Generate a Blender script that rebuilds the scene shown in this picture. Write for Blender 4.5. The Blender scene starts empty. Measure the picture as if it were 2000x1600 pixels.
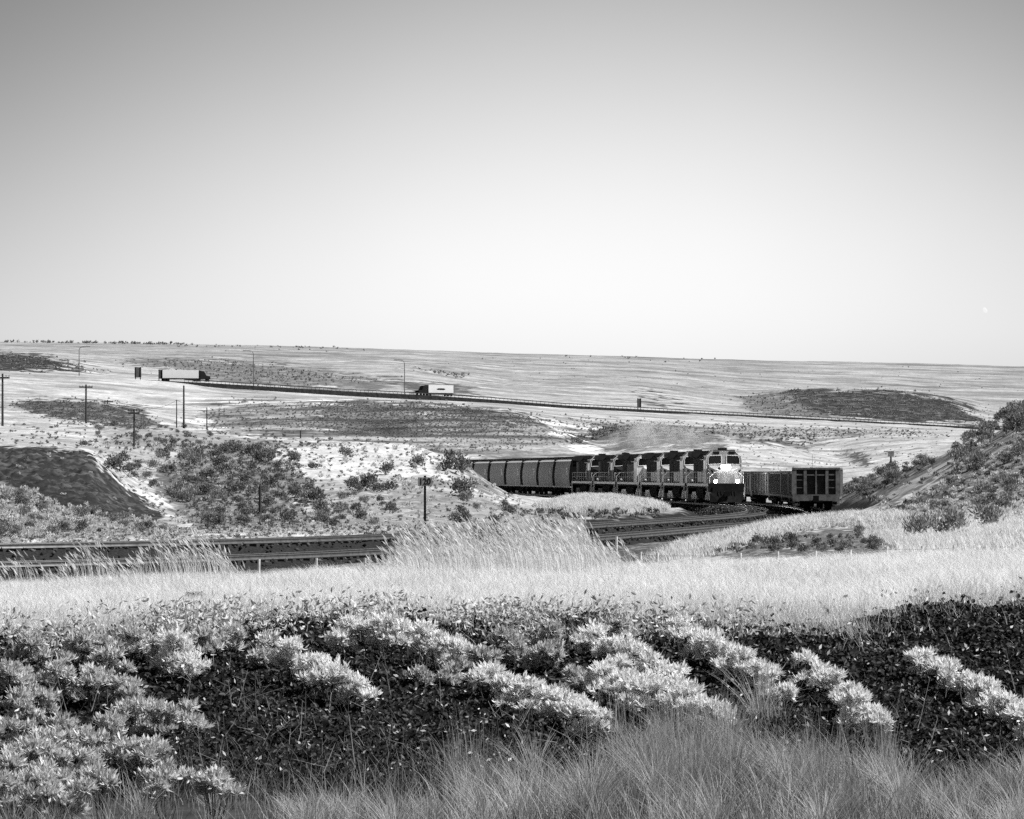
import bpy, bmesh, math, random
import numpy as np
from mathutils import Vector, Matrix

random.seed(7)
RNG = np.random.default_rng(11)
scene = bpy.context.scene
COL = scene.collection

# ------------------------------------------------------------------ camera, sky, sun, exposure
F = 8000.0      # focal length in photo pixels (2000 wide)
YH = 925.0      # row of the true horizon
CAMZ = 2.6      # eye height above the main line's rail tops (z = 0)
cam = bpy.data.cameras.new("camera")
cam.sensor_width = 36.0
cam.lens = 36.0 * F / 2000.0
cam.shift_y = (YH - 800.0) / 2000.0
cam.clip_start = 0.5
cam.clip_end = 60000.0
camo = bpy.data.objects.new("camera", cam)
COL.objects.link(camo)
camo.location = (0, 0, CAMZ)
camo.rotation_euler = (math.radians(90), 0, 0)
scene.camera = camo

SUN_EL = math.radians(52)
SUN_ROT = math.atan2(0.95, -0.30)          # clockwise from +Y
world = bpy.data.worlds.new("World")
scene.world = world
world.use_nodes = True
nt = world.node_tree
nt.nodes.clear()
def wn(t, **kw):
    n = nt.nodes.new(t)
    for k, v in kw.items():
        setattr(n, k, v)
    return n
def wmath(op, a, b=None):
    n = wn("ShaderNodeMath", operation=op)
    for i, x in enumerate((a, b)):
        if x is None:
            continue
        if isinstance(x, (int, float)):
            n.inputs[i].default_value = x
        else:
            nt.links.new(x, n.inputs[i])
    return n.outputs[0]
sky = wn("ShaderNodeTexSky", sky_type='NISHITA')
sky.sun_disc = False
sky.sun_elevation = SUN_EL
sky.sun_rotation = SUN_ROT
bw = wn("ShaderNodeRGBToBW")
nt.links.new(sky.outputs[0], bw.inputs[0])
tc = wn("ShaderNodeTexCoord")
sp = wn("ShaderNodeSeparateXYZ")
nt.links.new(tc.outputs["Generated"], sp.inputs[0])
# sky gradient brightest low over the plateau, with corner vignetting put into its colour
dx = wmath('DIVIDE', wmath('SUBTRACT', sp.outputs[0], 0.024), 0.150)
dz = wmath('DIVIDE', wmath('MAXIMUM', wmath('SUBTRACT', sp.outputs[2], 0.034), 0.0), 0.092)
dxw = wmath('ADD', wmath('MULTIPLY', wmath('MINIMUM', dz, 1.2), 1.0), 0.42)
r2 = wmath('ADD', wmath('MULTIPLY', wmath('MULTIPLY', dx, dx), dxw), wmath('MULTIPLY', dz, dz))
g = wmath('POWER', 2.71828, wmath('MULTIPLY', r2, -1.0))
fac = wmath('ADD', wmath('MULTIPLY', g, 0.80), 0.20)
cl = wn("ShaderNodeTexNoise")
cl.inputs["Scale"].default_value = 9.0
cl.inputs["Detail"].default_value = 3.0
nt.links.new(tc.outputs["Generated"], cl.inputs["Vector"])
fac = wmath('MULTIPLY', fac, wmath('ADD', wmath('MULTIPLY', cl.outputs[0], 0.10), 0.95))
val = wmath('MULTIPLY', bw.outputs[0], fac)
bg = wn("ShaderNodeBackground")
bg.inputs["Strength"].default_value = 0.116
nt.links.new(val, bg.inputs["Color"])
wo = wn("ShaderNodeOutputWorld")
nt.links.new(bg.outputs[0], wo.inputs["Surface"])

sl = bpy.data.lights.new("sun", 'SUN')
sl.energy = 3.5
sl.angle = math.radians(0.5)
sl.color = (1.0, 1.0, 1.0)
sun = bpy.data.objects.new("sun", sl)
COL.objects.link(sun)
sdir = Vector((math.sin(SUN_ROT) * math.cos(SUN_EL), math.cos(SUN_ROT) * math.cos(SUN_EL), math.sin(SUN_EL)))
sun.rotation_euler = sdir.to_track_quat('Z', 'Y').to_euler()
sun.location = (60, -20, 90)

scene.view_settings.view_transform = 'Standard'
scene.view_settings.look = 'None'
scene.view_settings.exposure = 0.85
scene.view_settings.gamma = 1.0
scene.cycles.max_bounces = 6
scene.cycles.transparent_max_bounces = 4
scene.cycles.use_denoising = False
scene.cycles.volume_bounces = 3

# ------------------------------------------------------------------ helpers
def W(px, py, Y):
    return Vector(((px - 1000.0) / F * Y, Y, CAMZ + (YH - py) / F * Y))

def tag(o, label=None, cat=None, group=None, kind=None):
    if label: o["label"] = label
    if cat: o["category"] = cat
    if group: o["group"] = group
    if kind: o["kind"] = kind
    return o

def empty(name, loc=(0, 0, 0), rz=0.0):
    o = bpy.data.objects.new(name, None)
    o.empty_display_size = 0.2
    COL.objects.link(o)
    o.location = loc
    o.rotation_euler = (0, 0, rz)
    return o

def mat(name, v, rough=0.75, metal=0.0, nscale=3.0, namt=0.35, spec=0.3, emit=0.0, bump=0.0, stretch=None):
    m = bpy.data.materials.new(name)
    m.use_nodes = True
    t = m.node_tree
    p = t.nodes["Principled BSDF"]
    p.inputs["Roughness"].default_value = rough
    p.inputs["Metallic"].default_value = metal
    p.inputs["Specular IOR Level"].default_value = spec
    tcn = t.nodes.new("ShaderNodeTexCoord")
    nz = t.nodes.new("ShaderNodeTexNoise")
    nz.inputs["Scale"].default_value = nscale
    nz.inputs["Detail"].default_value = 5.0
    nz.inputs["Roughness"].default_value = 0.65
    src = tcn.outputs["Object"]
    if stretch:
        mp = t.nodes.new("ShaderNodeMapping")
        mp.inputs["Scale"].default_value = stretch
        t.links.new(src, mp.inputs["Vector"])
        src = mp.outputs[0]
    t.links.new(src, nz.inputs["Vector"])
    rp = t.nodes.new("ShaderNodeValToRGB")
    lo, hi = max(0.0, v * (1 - namt)), v * (1 + namt)
    rp.color_ramp.elements[0].position = 0.3
    rp.color_ramp.elements[1].position = 0.7
    rp.color_ramp.elements[0].color = (lo, lo, lo, 1)
    rp.color_ramp.elements[1].color = (hi, hi, hi, 1)
    t.links.new(nz.outputs[0], rp.inputs[0])
    t.links.new(rp.outputs[0], p.inputs["Base Color"])
    if bump:
        b = t.nodes.new("ShaderNodeBump")
        b.inputs["Strength"].default_value = bump
        b.inputs["Distance"].default_value = 0.05
        t.links.new(nz.outputs[0], b.inputs["Height"])
        t.links.new(b.outputs[0], p.inputs["Normal"])
    if emit:
        p.inputs["Emission Color"].default_value = (1, 1, 1, 1)
        p.inputs["Emission Strength"].default_value = emit
    return m

def leafmat(name, v, transl=0.3, gloss=0.0, spread=0.8):
    """foliage: base value varied leaf by leaf through the 'tint' attribute"""
    m = bpy.data.materials.new(name)
    m.use_nodes = True
    t = m.node_tree
    t.nodes.clear()
    at = t.nodes.new("ShaderNodeAttribute"); at.attribute_name = "tint"
    mr = t.nodes.new("ShaderNodeMapRange")
    mr.inputs["From Min"].default_value = 0.0; mr.inputs["From Max"].default_value = 1.0
    mr.inputs["To Min"].default_value = v * (1 - spread * 0.6); mr.inputs["To Max"].default_value = v * (1 + spread * 0.6)
    t.links.new(at.outputs["Fac"], mr.inputs["Value"])
    d = t.nodes.new("ShaderNodeBsdfDiffuse")
    tr = t.nodes.new("ShaderNodeBsdfTranslucent")
    t.links.new(mr.outputs[0], d.inputs["Color"]); t.links.new(mr.outputs[0], tr.inputs["Color"])
    mx = t.nodes.new("ShaderNodeMixShader"); mx.inputs[0].default_value = transl
    t.links.new(d.outputs[0], mx.inputs[1]); t.links.new(tr.outputs[0], mx.inputs[2])
    out = mx.outputs[0]
    if gloss:
        gl = t.nodes.new("ShaderNodeBsdfGlossy"); gl.inputs["Roughness"].default_value = 0.45
        m2 = t.nodes.new("ShaderNodeMixShader"); m2.inputs[0].default_value = gloss
        t.links.new(out, m2.inputs[1]); t.links.new(gl.outputs[0], m2.inputs[2])
        out = m2.outputs[0]
    o = t.nodes.new("ShaderNodeOutputMaterial")
    t.links.new(out, o.inputs[0])
    return m

def mesh_np(name, verts, faces, material, parent=None, tint=None, smooth=False, link=True):
    me = bpy.data.meshes.new(name)
    verts = np.asarray(verts, np.float32); faces = np.asarray(faces, np.int32)
    n, k = faces.shape
    me.vertices.add(len(verts)); me.vertices.foreach_set("co", verts.ravel())
    me.loops.add(n * k); me.loops.foreach_set("vertex_index", faces.ravel())
    me.polygons.add(n); me.polygons.foreach_set("loop_start", np.arange(0, n * k, k, dtype=np.int32))
    if tint is not None:
        a = me.attributes.new("tint", 'FLOAT', 'POINT')
        a.data.foreach_set("value", np.asarray(tint, np.float32))
    me.update(calc_edges=True)
    if smooth:
        me.polygons.foreach_set("use_smooth", np.ones(n, bool))
    me.materials.append(material)
    o = bpy.data.objects.new(name, me)
    if link:
        COL.objects.link(o)
    if parent:
        o.parent = parent
    return o

class MB:
    def __init__(s): s.v, s.f = [], []
    def add(s, vs, fs):
        b = len(s.v); s.v += [tuple(x) for x in vs]; s.f += [tuple(b + i for i in f) for f in fs]; return s
    def box(s, x0, x1, y0, y1, z0, z1):
        return s.add([(x0,y0,z0),(x1,y0,z0),(x1,y1,z0),(x0,y1,z0),(x0,y0,z1),(x1,y0,z1),(x1,y1,z1),(x0,y1,z1)],
                     [(0,3,2,1),(4,5,6,7),(0,1,5,4),(1,2,6,5),(2,3,7,6),(3,0,4,7)])
    def prism(s, poly, a, b, axis='x', inset=None):
        """extrude a 2-D polygon along an axis; inset scales the far end"""
        n = len(poly); vs = []
        for t, sc in ((a, 1.0), (b, inset or 1.0)):
            for (p, q) in poly:
                if axis == 'x': vs.append((t, p * sc, q))
                elif axis == 'y': vs.append((p, t, q))
                else: vs.append((p * sc, q * sc, t))
        fs = [tuple(range(n - 1, -1, -1)), tuple(range(n, 2 * n))]
        fs += [(i, (i + 1) % n, n + (i + 1) % n, n + i) for i in range(n)]
        return s.add(vs, fs)
    def tube(s, p, q, r, n=6, r2=None):
        p, q = Vector(p), Vector(q); d = (q - p).normalized()
        u = d.orthogonal().normalized(); w = d.cross(u); r2 = r if r2 is None else r2
        vs = []
        for c, rr in ((p, r), (q, r2)):
            for i in range(n):
                a = 2 * math.pi * i / n
                vs.append(c + (u * math.cos(a) + w * math.sin(a)) * rr)
        fs = [(i, (i + 1) % n, n + (i + 1) % n, n + i) for i in range(n)] + [tuple(range(n - 1, -1, -1)), tuple(range(n, 2 * n))]
        return s.add(vs, fs)
    def path(s, pts, r, n=5):
        for a, b in zip(pts[:-1], pts[1:]): s.tube(a, b, r, n)
        return s
    def dome(s, c, r, depth, axis='x', n=10, rings=3):
        """lens bulging along +axis"""
        vs, fs = [], []
        for k in range(rings):
            t = k / rings * math.pi / 2
            for i in range(n):
                a = 2 * math.pi * i / n
                vs.append((c[0] + depth * math.sin(t), c[1] + r * math.cos(t) * math.cos(a), c[2] + r * math.cos(t) * math.sin(a)))
        vs.append((c[0] + depth, c[1], c[2]))
        for k in range(rings - 1):
            for i in range(n):
                fs.append((k*n+i, k*n+(i+1)%n, (k+1)*n+(i+1)%n, (k+1)*n+i))
        top = rings * n
        fs += [((rings-1)*n+i, (rings-1)*n+(i+1)%n, top) for i in range(n)]
        fs.append(tuple(range(n - 1, -1, -1)))
        return s.add(vs, fs)
    def build(s, name, m, parent=None, smooth=False):
        me = bpy.data.meshes.new(name)
        me.from_pydata(s.v, [], s.f); me.update()
        bm_ = bmesh.new(); bm_.from_mesh(me); bmesh.ops.recalc_face_normals(bm_, faces=bm_.faces[:]); bm_.to_mesh(me); bm_.free()
        me.materials.append(m)
        if smooth:
            for p in me.polygons: p.use_smooth = True
        o = bpy.data.objects.new(name, me); COL.objects.link(o)
        if parent: o.parent = parent
        return o

def kids(o): return [c for c in bpy.data.objects if c.parent == o]
def copy_tree(o, parent=None, ch=None):
    c = o.copy(); COL.objects.link(c)
    if parent: c.parent = parent
    for k in kids(o): copy_tree(k, c)
    return c

# value noise -------------------------------------------------------
_LAT = np.random.default_rng(3).random((256, 256)).astype(np.float32)
def vnoise(x, y):
    x = np.asarray(x, np.float64); y = np.asarray(y, np.float64)
    xi = np.floor(x).astype(np.int64); yi = np.floor(y).astype(np.int64)
    fx = x - xi; fy = y - yi
    fx = fx * fx * (3 - 2 * fx); fy = fy * fy * (3 - 2 * fy)
    a = _LAT[xi & 255, yi & 255]; b = _LAT[(xi + 1) & 255, yi & 255]
    c = _LAT[xi & 255, (yi + 1) & 255]; d = _LAT[(xi + 1) & 255, (yi + 1) & 255]
    return (a * (1 - fx) + b * fx) * (1 - fy) + (c * (1 - fx) + d * fx) * fy
def fbm(x, y, o=4):
    s = 0; a = 0.5; n = 0
    for i in range(o):
        s = s + a * vnoise(x * 2 ** i + 17.3 * i, y * 2 ** i + 5.1 * i); n += a; a *= 0.5
    return s / n

# ------------------------------------------------------------------ rail alignments (x, y, z of the rail tops)
def zr(py, Y): return CAMZ + (YH - py) / F * Y
T1_PTS = [(-95, 112, 0), (-58, 128, 0), (-32, 142, 0), (-19, 152, 0), (-10.2, 164, 0), (-4.6, 177.5, 0), (0, 193, 0), (5.6, 219, 0), (10.7, 243, 0),
          (14.9, 266, 0), (17.3, 289, 0), (18.5, 318, 0), (18.2, 348, 0), (16.6, 376, 0), (13.7, 415, 0), (8.2, 470, 0), (2.4, 525, 0),
          (-4.5, 578, 0), (-14, 640, 0), (-24, 690, 0)]
T2_PTS = [(-95, 102, -.55), (-57, 118, -.55), (-31, 133, -.52), (-17.9, 143.5, -.5), (-9.4, 155.5, -.46), (-4.6, 166, -.42), (0, 179.5, -.38), (4.9, 197, -.33), (9.6, 217, -.28),
          (17.3, 251, -.15), (20.6, 276, 0), (22.4, 305, 0), (23.2, 340, 0), (21.8, 376, 0), (18.9, 417, 0)]
def catmull(P, step=1.0):
    P = [np.array(p, float) for p in P]
    P = [2 * P[0] - P[1]] + P + [2 * P[-1] - P[-2]]
    out = []
    for i in range(1, len(P) - 2):
        a, b, c, d = P[i-1:i+3]
        n = max(2, int(np.linalg.norm(c - b) / step))
        for t in np.linspace(0, 1, n, endpoint=False):
            out.append(0.5 * ((2*b) + (-a+c)*t + (2*a-5*b+4*c-d)*t*t + (-a+3*b-3*c+d)*t**3))
    out.append(P[-2])
    return np.array(out)
T1 = catmull(T1_PTS); T2 = catmull(T2_PTS)
class Path:
    def __init__(s, pts):
        s.p = pts; s.s = np.concatenate([[0], np.cumsum(np.linalg.norm(np.diff(pts[:, :2], axis=0), axis=1))])
    def at(s, d):
        return np.array([np.interp(d, s.s, s.p[:, i]) for i in range(3)])
    def s_of_y(s, y):
        return float(np.interp(y, s.p[:, 1], s.s))
P1 = Path(T1); P2 = Path(T2)

# ------------------------------------------------------------------ terrain: one sheet
# control lines from near to far, (photo column, distance, photo row)
def zl(z): return lambda Y: YH - (z - CAMZ) * F / Y
Lz = lambda rows: [(px, Y, YH + d * F / Y) for (px, Y, d) in rows]      # depth d below the eye
LINES = [
 Lz([(0, 4, 3.0)]),
 Lz([(0, 30, 3.0)]),
 [(0, 40, 1540), (2000, 40, 1535)],
 [(-900, 50, 1230), (0, 50, 1222), (400, 50, 1212), (800, 50, 1205), (1300, 50, 1205), (1650, 50, 1200), (1800, 50, 1178), (2000, 50, 1160), (2900, 50, 1130)],
 [(-900, 72, 1160), (0, 72, 1150), (400, 72, 1133), (600, 72, 1122), (800, 72, 1115), (1200, 72, 1112), (1600, 72, 1108), (1800, 72, 1100), (2000, 72, 1092), (2900, 72, 1070)],
 Lz([(-900, 96, 3.4), (1150, 96, 3.3), (1300, 96, 2.6), (1500, 96, 2.05), (1700, 96, 1.8), (2000, 96, 1.65), (2900, 96, 1.1)]),
 [(-900, 148, 1135), (0, 148, 1116), (600, 148, 1110), (1200, 148, 1098), (1400, 148, 1072), (1500, 148, 1056), (1600, 148, 1046), (1800, 148, 1042), (2000, 148, 1022), (2900, 148, 900)],
 [(-900, 205, 985), (0, 205, 1000), (250, 205, 1018), (500, 205, 1022), (829, 205, 1028), (1000, 205, 1030), (1200, 205, 1046), (1400, 205, 1040), (1500, 205, 1022), (1600, 205, 1010), (1700, 205, 1005), (1800, 205, 990), (2000, 205, 950), (2900, 205, 740)],
 [(-900, 260, 860), (-200, 260, 875), (0, 260, 890), (60, 260, 878), (110, 260, 886), (140, 260, 890), (170, 260, 884), (210, 260, 920), (270, 260, 975), (350, 260, 1006), (500, 260, 990), (700, 260, 985), (829, 260, 995), (1000, 260, 1006), (1130, 260, 1003), (1300, 260, 1010), (1600, 260, 1016), (1660, 260, 999), (1700, 260, 985), (1800, 260, 920), (1900, 260, 858), (2000, 260, 800), (2400, 260, 700), (2900, 260, 660)],
 [(-900, 300, 840), (0, 300, 868), (130, 300, 872), (200, 300, 892), (270, 300, 925), (400, 300, 938), (500, 300, 940), (700, 300, 940), (829, 300, 950), (900, 300, 965), (1000, 300, 992), (1050, 300, 988), (1130, 300, 971), (1200, 300, 974), (1285, 300, 986), (1320, 300, 1000), (1400, 300, 1006), (1580, 300, 1006), (1650, 300, 990), (1700, 300, 965), (1800, 300, 905), (1900, 300, 846), (2000, 300, 788), (2400, 300, 690), (2900, 300, 650)],
 [(-900, 340, 830), (0, 340, 855), (250, 340, 872), (400, 340, 895), (500, 340, 902), (700, 340, 895), (829, 340, 897), (870, 340, 903), (910, 340, 915), (950, 340, 945), (1000, 340, 978), (1060, 340, 990), (1130, 340, 984), (1200, 340, 984), (1280, 340, 992), (1550, 340, 996), (1650, 340, 960), (1700, 340, 940), (1800, 340, 900), (1900, 340, 862), (2000, 340, 830), (2900, 340, 720)],
 [(-900, 400, 820), (0, 400, 840), (250, 400, 846), (500, 400, 863), (700, 400, 867), (820, 400, 874), (860, 400, 890), (905, 400, 904), (950, 400, 940), (1000, 400, 970), (1050, 400, 982), (1550, 400, 985), (1650, 400, 945), (1700, 400, 935), (1800, 400, 926), (2000, 400, 900), (2900, 400, 820)],
 [(-900, 490, 815), (0, 490, 834), (250, 490, 838), (500, 490, 858), (700, 490, 866), (820, 490, 882), (860, 490, 905), (905, 490, 925), (950, 490, 955), (1000, 490, 970), (1400, 490, 972), (1650, 490, 935), (1750, 490, 930), (2000, 490, 905), (2900, 490, 850)],
 [(-900, 660, 812), (0, 660, 832), (400, 660, 850), (600, 660, 870), (720, 660, 900), (830, 660, 958), (1000, 660, 945), (1200, 660, 930), (1400, 660, 930), (1650, 660, 918), (2000, 660, 900), (2900, 660, 880)],
 [(-900, 760, 800), (0, 760, 818), (400, 760, 848), (600, 760, 858), (800, 760, 884), (900, 760, 895), (1100, 760, 897), (1170, 760, 900), (1400, 760, 903), (1500, 760, 910), (1650, 760, 912), (1850, 760, 890), (2900, 760, 870)],
 [(-900, 900, 780), (0, 900, 792), (200, 900, 790), (400, 900, 830), (600, 900, 828), (800, 900, 845), (900, 900, 850), (1000, 900, 858), (1100, 900, 878), (1170, 900, 892), (1250, 900, 874), (1400, 900, 868), (1500, 900, 872), (1640, 900, 905), (1700, 900, 890), (1850, 900, 872), (2900, 900, 860)],
 [(-900, 1100, 760), (0, 1100, 772), (200, 1100, 783), (300, 1100, 796), (400, 1100, 795), (620, 1100, 786), (800, 1100, 786), (1000, 1100, 803), (1060, 1100, 822), (1120, 1100, 852), (1170, 1100, 866), (1250, 1100, 852), (1400, 1100, 850), (1500, 1100, 858), (1560, 1100, 872), (1640, 1100, 862), (1700, 1100, 853), (1850, 1100, 850), (2900, 1100, 850)],
 [(-900, 1350, 715), (0, 1350, 723), (200, 1350, 736), (300, 1350, 743), (350, 1350, 747), (400, 1350, 755), (450, 1350, 762), (500, 1350, 765), (700, 1350, 777), (825, 1350, 783), (1000, 1350, 800), (1100, 1350, 812), (1250, 1350, 824), (1400, 1350, 834), (1640, 1350, 842), (1850, 1350, 846), (2900, 1350, 855)],
 [(-900, 1420, 745), (0, 1450, 748), (300, 1462, 752), (400, 1470, 759), (450, 1474, 765), (500, 1477, 769), (700, 1507, 780), (825, 1525, 786), (950, 1544, 790), (1100, 1568, 799), (1400, 1640, 815), (1900, 1765, 841), (2900, 2060, 888)],
 [(-900, 1450, 727), (0, 1478, 733), (300, 1490, 745), (400, 1497, 750), (450, 1501, 753), (700, 1534, 768), (825, 1552, 774), (950, 1571, 782), (1100, 1595, 795), (1400, 1667, 810), (1900, 1794, 836), (2900, 2090, 882)],
 [(-900, 1700, 680), (0, 1700, 692), (110, 1700, 704), (200, 1700, 722), (400, 1720, 735), (600, 1730, 746), (800, 1750, 755), (1000, 1790, 772), (1250, 1840, 786), (1400, 1870, 797), (1600, 1920, 808), (1900, 2000, 824), (2900, 2300, 860)],
 [(-900, 2600, 678), (0, 2600, 689), (100, 2600, 692), (270, 2600, 705), (400, 2600, 703), (600, 2600, 716), (800, 2600, 718), (1000, 2650, 746), (1250, 2700, 752), (1450, 2750, 775), (1550, 2800, 762), (1650, 2800, 759), (1750, 2800, 763), (1850, 2800, 776), (1930, 2800, 806), (2000, 2800, 815), (2900, 2900, 830)],
 [(-900, 3400, 676), (0, 3400, 684), (400, 3400, 695), (800, 3400, 706), (1000, 3400, 722), (1250, 3400, 733), (1450, 3400, 752), (1600, 3400, 764), (1750, 3400, 768), (1850, 3400, 776), (2000, 3400, 782), (2900, 3400, 800)],
 [(-900, 5200, 660), (0, 5200, 667), (300, 5200, 670), (500, 5200, 673), (1000, 5200, 689), (1250, 5200, 696), (1500, 5200, 704), (1650, 5200, 706), (1800, 5200, 709), (2000, 5200, 715), (2900, 5200, 728)],
 [(-900, 6200, 668), (2900, 6200, 735)],
 [(-900, 9000, 720), (2900, 9000, 780)],
]
PXG = np.arange(-900, 2901, 6.0)
YG = np.exp(np.concatenate([np.arange(math.log(4), math.log(140), 0.0075), np.arange(math.log(140), math.log(310), 0.0018), np.arange(math.log(310), math.log(1300), 0.0035), np.arange(math.log(1300), math.log(1640), 0.0013), np.arange(math.log(1640), math.log(9000), 0.006)]))
NC, NR = len(PXG), len(YG)
kY = np.zeros((len(LINES), NC)); kZ = np.zeros((len(LINES), NC))
for i, ln in enumerate(LINES):
    a = np.array(sorted(ln))
    kY[i] = np.interp(PXG, a[:, 0], a[:, 1])
    kZ[i] = CAMZ + (YH - np.interp(PXG, a[:, 0], a[:, 2])) / F * kY[i]
Z = np.zeros((NR, NC))
for j in range(NC):
    Z[:, j] = np.interp(YG, kY[:, j], kZ[:, j])
def gsm(A, sig, axis):
    r = int(3 * sig + 0.5); k = np.exp(-0.5 * (np.arange(-r, r + 1) / sig) ** 2); k /= k.sum()
    pad = [(0, 0), (0, 0)]; pad[axis] = (r, r)
    B = np.pad(A, pad, mode='edge'); out = np.zeros_like(A)
    for i, w in enumerate(k):
        out += w * (B[i:i + A.shape[0], :] if axis == 0 else B[:, i:i + A.shape[1]])
    return out
Zs = gsm(Z, 4.0, 0)
k_ = ((YG > 1360) & (YG < 1630))[:, None]
Z = gsm(np.where(k_, Z, Zs), 2.5, 1)
XX = (PXG[None, :] - 1000.0) / F * YG[:, None]
YY = np.repeat(YG[:, None], NC, 1)
# relief noise, in proportion to distance
lg = np.log(YY)
npx = fbm(PXG[None, :] / 90.0 + 0 * YY, lg * 45, 5) - 0.5
np2 = fbm(PXG[None, :] / 22.0 + 9 + 0 * YY, lg * 150, 3) - 0.5
amp = np.interp(YG, [4, 60, 110, 200, 300, 900, 1300, 1600, 3000, 5000, 9000], [4, 8, 8, 9, 12, 12, 5, 5, 8, 3, 3])[:, None]
amp = amp * np.where((YY > 1240) & (YY < 1650), 0.15, 1.0)
Z += (npx * amp * 1.0 + np2 * amp * 0.45) / F * YY
dgl = PXG[None, :] / 20.0 - lg * 26
ril = (np.abs(vnoise(dgl, lg * 12) - .5) * 2 - .5) * .5 + (fbm(PXG[None, :] / 13 + 0 * YY, lg * 170, 3) - .5) * .9
wcut = np.clip((330 - PXG) / 60, 0, 1)[None, :] * np.clip((YY - 195) / 15, 0, 1) * np.clip((275 - YY) / 12, 0, 1)
Z += (fbm(PXG[None, :] / 8 + 0 * YY, lg * 260, 3) - .5) * wcut * .5 + ril * wcut * .16
# lower the ground beneath the ballast
def dist_path(T, x, y):
    d = np.full(x.shape, 1e9); z = np.zeros(x.shape)
    for p in T[::2]:
        q = np.hypot(x - p[0], y - p[1]); m = q < d
        d[m] = q[m]; z[m] = p[2]
    return d, z
rows = np.where((YG > 95) & (YG < 720))[0]; r0, r1 = rows[0], rows[-1] + 1
sub = Z[r0:r1]
for T in (T1, T2):
    d, zt = dist_path(T, XX[r0:r1], YY[r0:r1])
    lim = zt - 0.95 + np.clip(d - 3.6, 0, None) * 0.55
    sub = np.minimum(sub, lim)
Z[r0:r1] = sub
PY = YH - (Z - CAMZ) * F / YY

def gz(X, Y):
    X = np.asarray(X, float); Y = np.asarray(Y, float)
    c = np.clip(((X / Y * F + 1000) + 900) / 6.0, 0, NC - 1.001)
    r = np.clip(np.interp(Y, YG, np.arange(NR)), 0, NR - 1.001)
    ci = c.astype(int); ri = r.astype(int); cf = c - ci; rf = r - ri
    return (Z[ri, ci] * (1 - cf) + Z[ri, ci + 1] * cf) * (1 - rf) + (Z[ri + 1, ci] * (1 - cf) + Z[ri + 1, ci + 1] * cf) * rf
# first ground seen along each line of sight from the viewpoint: used to stand things on the ground where the photo shows them
_PYQ = np.arange(600, 1700)
HIT = np.zeros((NC, len(_PYQ)), np.float32)
for j in range(NC):
    run = np.minimum.accumulate(PY[:, j])
    HIT[j] = np.interp(-_PYQ, -run, YG)
def hitY(px, py, ymin=None):
    px = np.asarray(px, float); py = np.asarray(py, float)
    j = np.clip(np.round((px + 900) / 6).astype(int), 0, NC - 1); i = np.clip(np.round(py - 600).astype(int), 0, len(_PYQ) - 1)
    return HIT[j, i].astype(float)
def stand(px, py):
    Y = float(hitY(px, py)); X = (px - 1000) / F * Y
    return Vector((X, Y, float(gz(X, Y))))

# ground cover: pale cured grass, dark sage soil, gravel
def inpoly(px, py, poly):
    c = np.zeros(px.shape, bool); n = len(poly)
    for i in range(n):
        x1, y1 = poly[i]; x2, y2 = poly[(i + 1) % n]
        if y1 == y2: continue
        m = ((y1 > py) != (y2 > py)) & (px < (x2 - x1) * (py - y1) / (y2 - y1) + x1)
        c ^= m
    return c
PXX = np.repeat(PXG[None, :], NR, 0)
big = fbm(PXX / 60, lg * 70, 4)
fine = fbm(PXX / 14, lg * 260, 3)
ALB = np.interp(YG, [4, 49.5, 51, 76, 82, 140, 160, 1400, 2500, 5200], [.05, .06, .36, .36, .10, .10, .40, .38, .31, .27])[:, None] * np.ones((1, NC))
ALB = np.where((YY > 78) & (YY < 240) & (PXX > 1230), .40, ALB)
str_ = fbm(PXX / 160 + 3, lg * 110 + 7, 4)
st2 = np.clip((str_ - .5) * np.where(YY > 600, 1.5, 1.2) + 1.0, .5, 1.3)
ALB *= (0.70 + 0.60 * big) * st2
jx = (vnoise(PXX / 70 + 90, lg * 60) - .5) * 60 * (YY > 420) + (vnoise(PXX / 25, lg * 120) - .5) * 26 + (vnoise(PXX / 9, lg * 300) - .5) * 14
jy = (vnoise(PXX / 70 + 20, lg * 60) - .5) * 16 * (YY > 420) + (vnoise(PXX / 25 + 50, lg * 120) - .5) * 12 + (vnoise(PXX / 9 + 50, lg * 300) - .5) * 6
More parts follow.
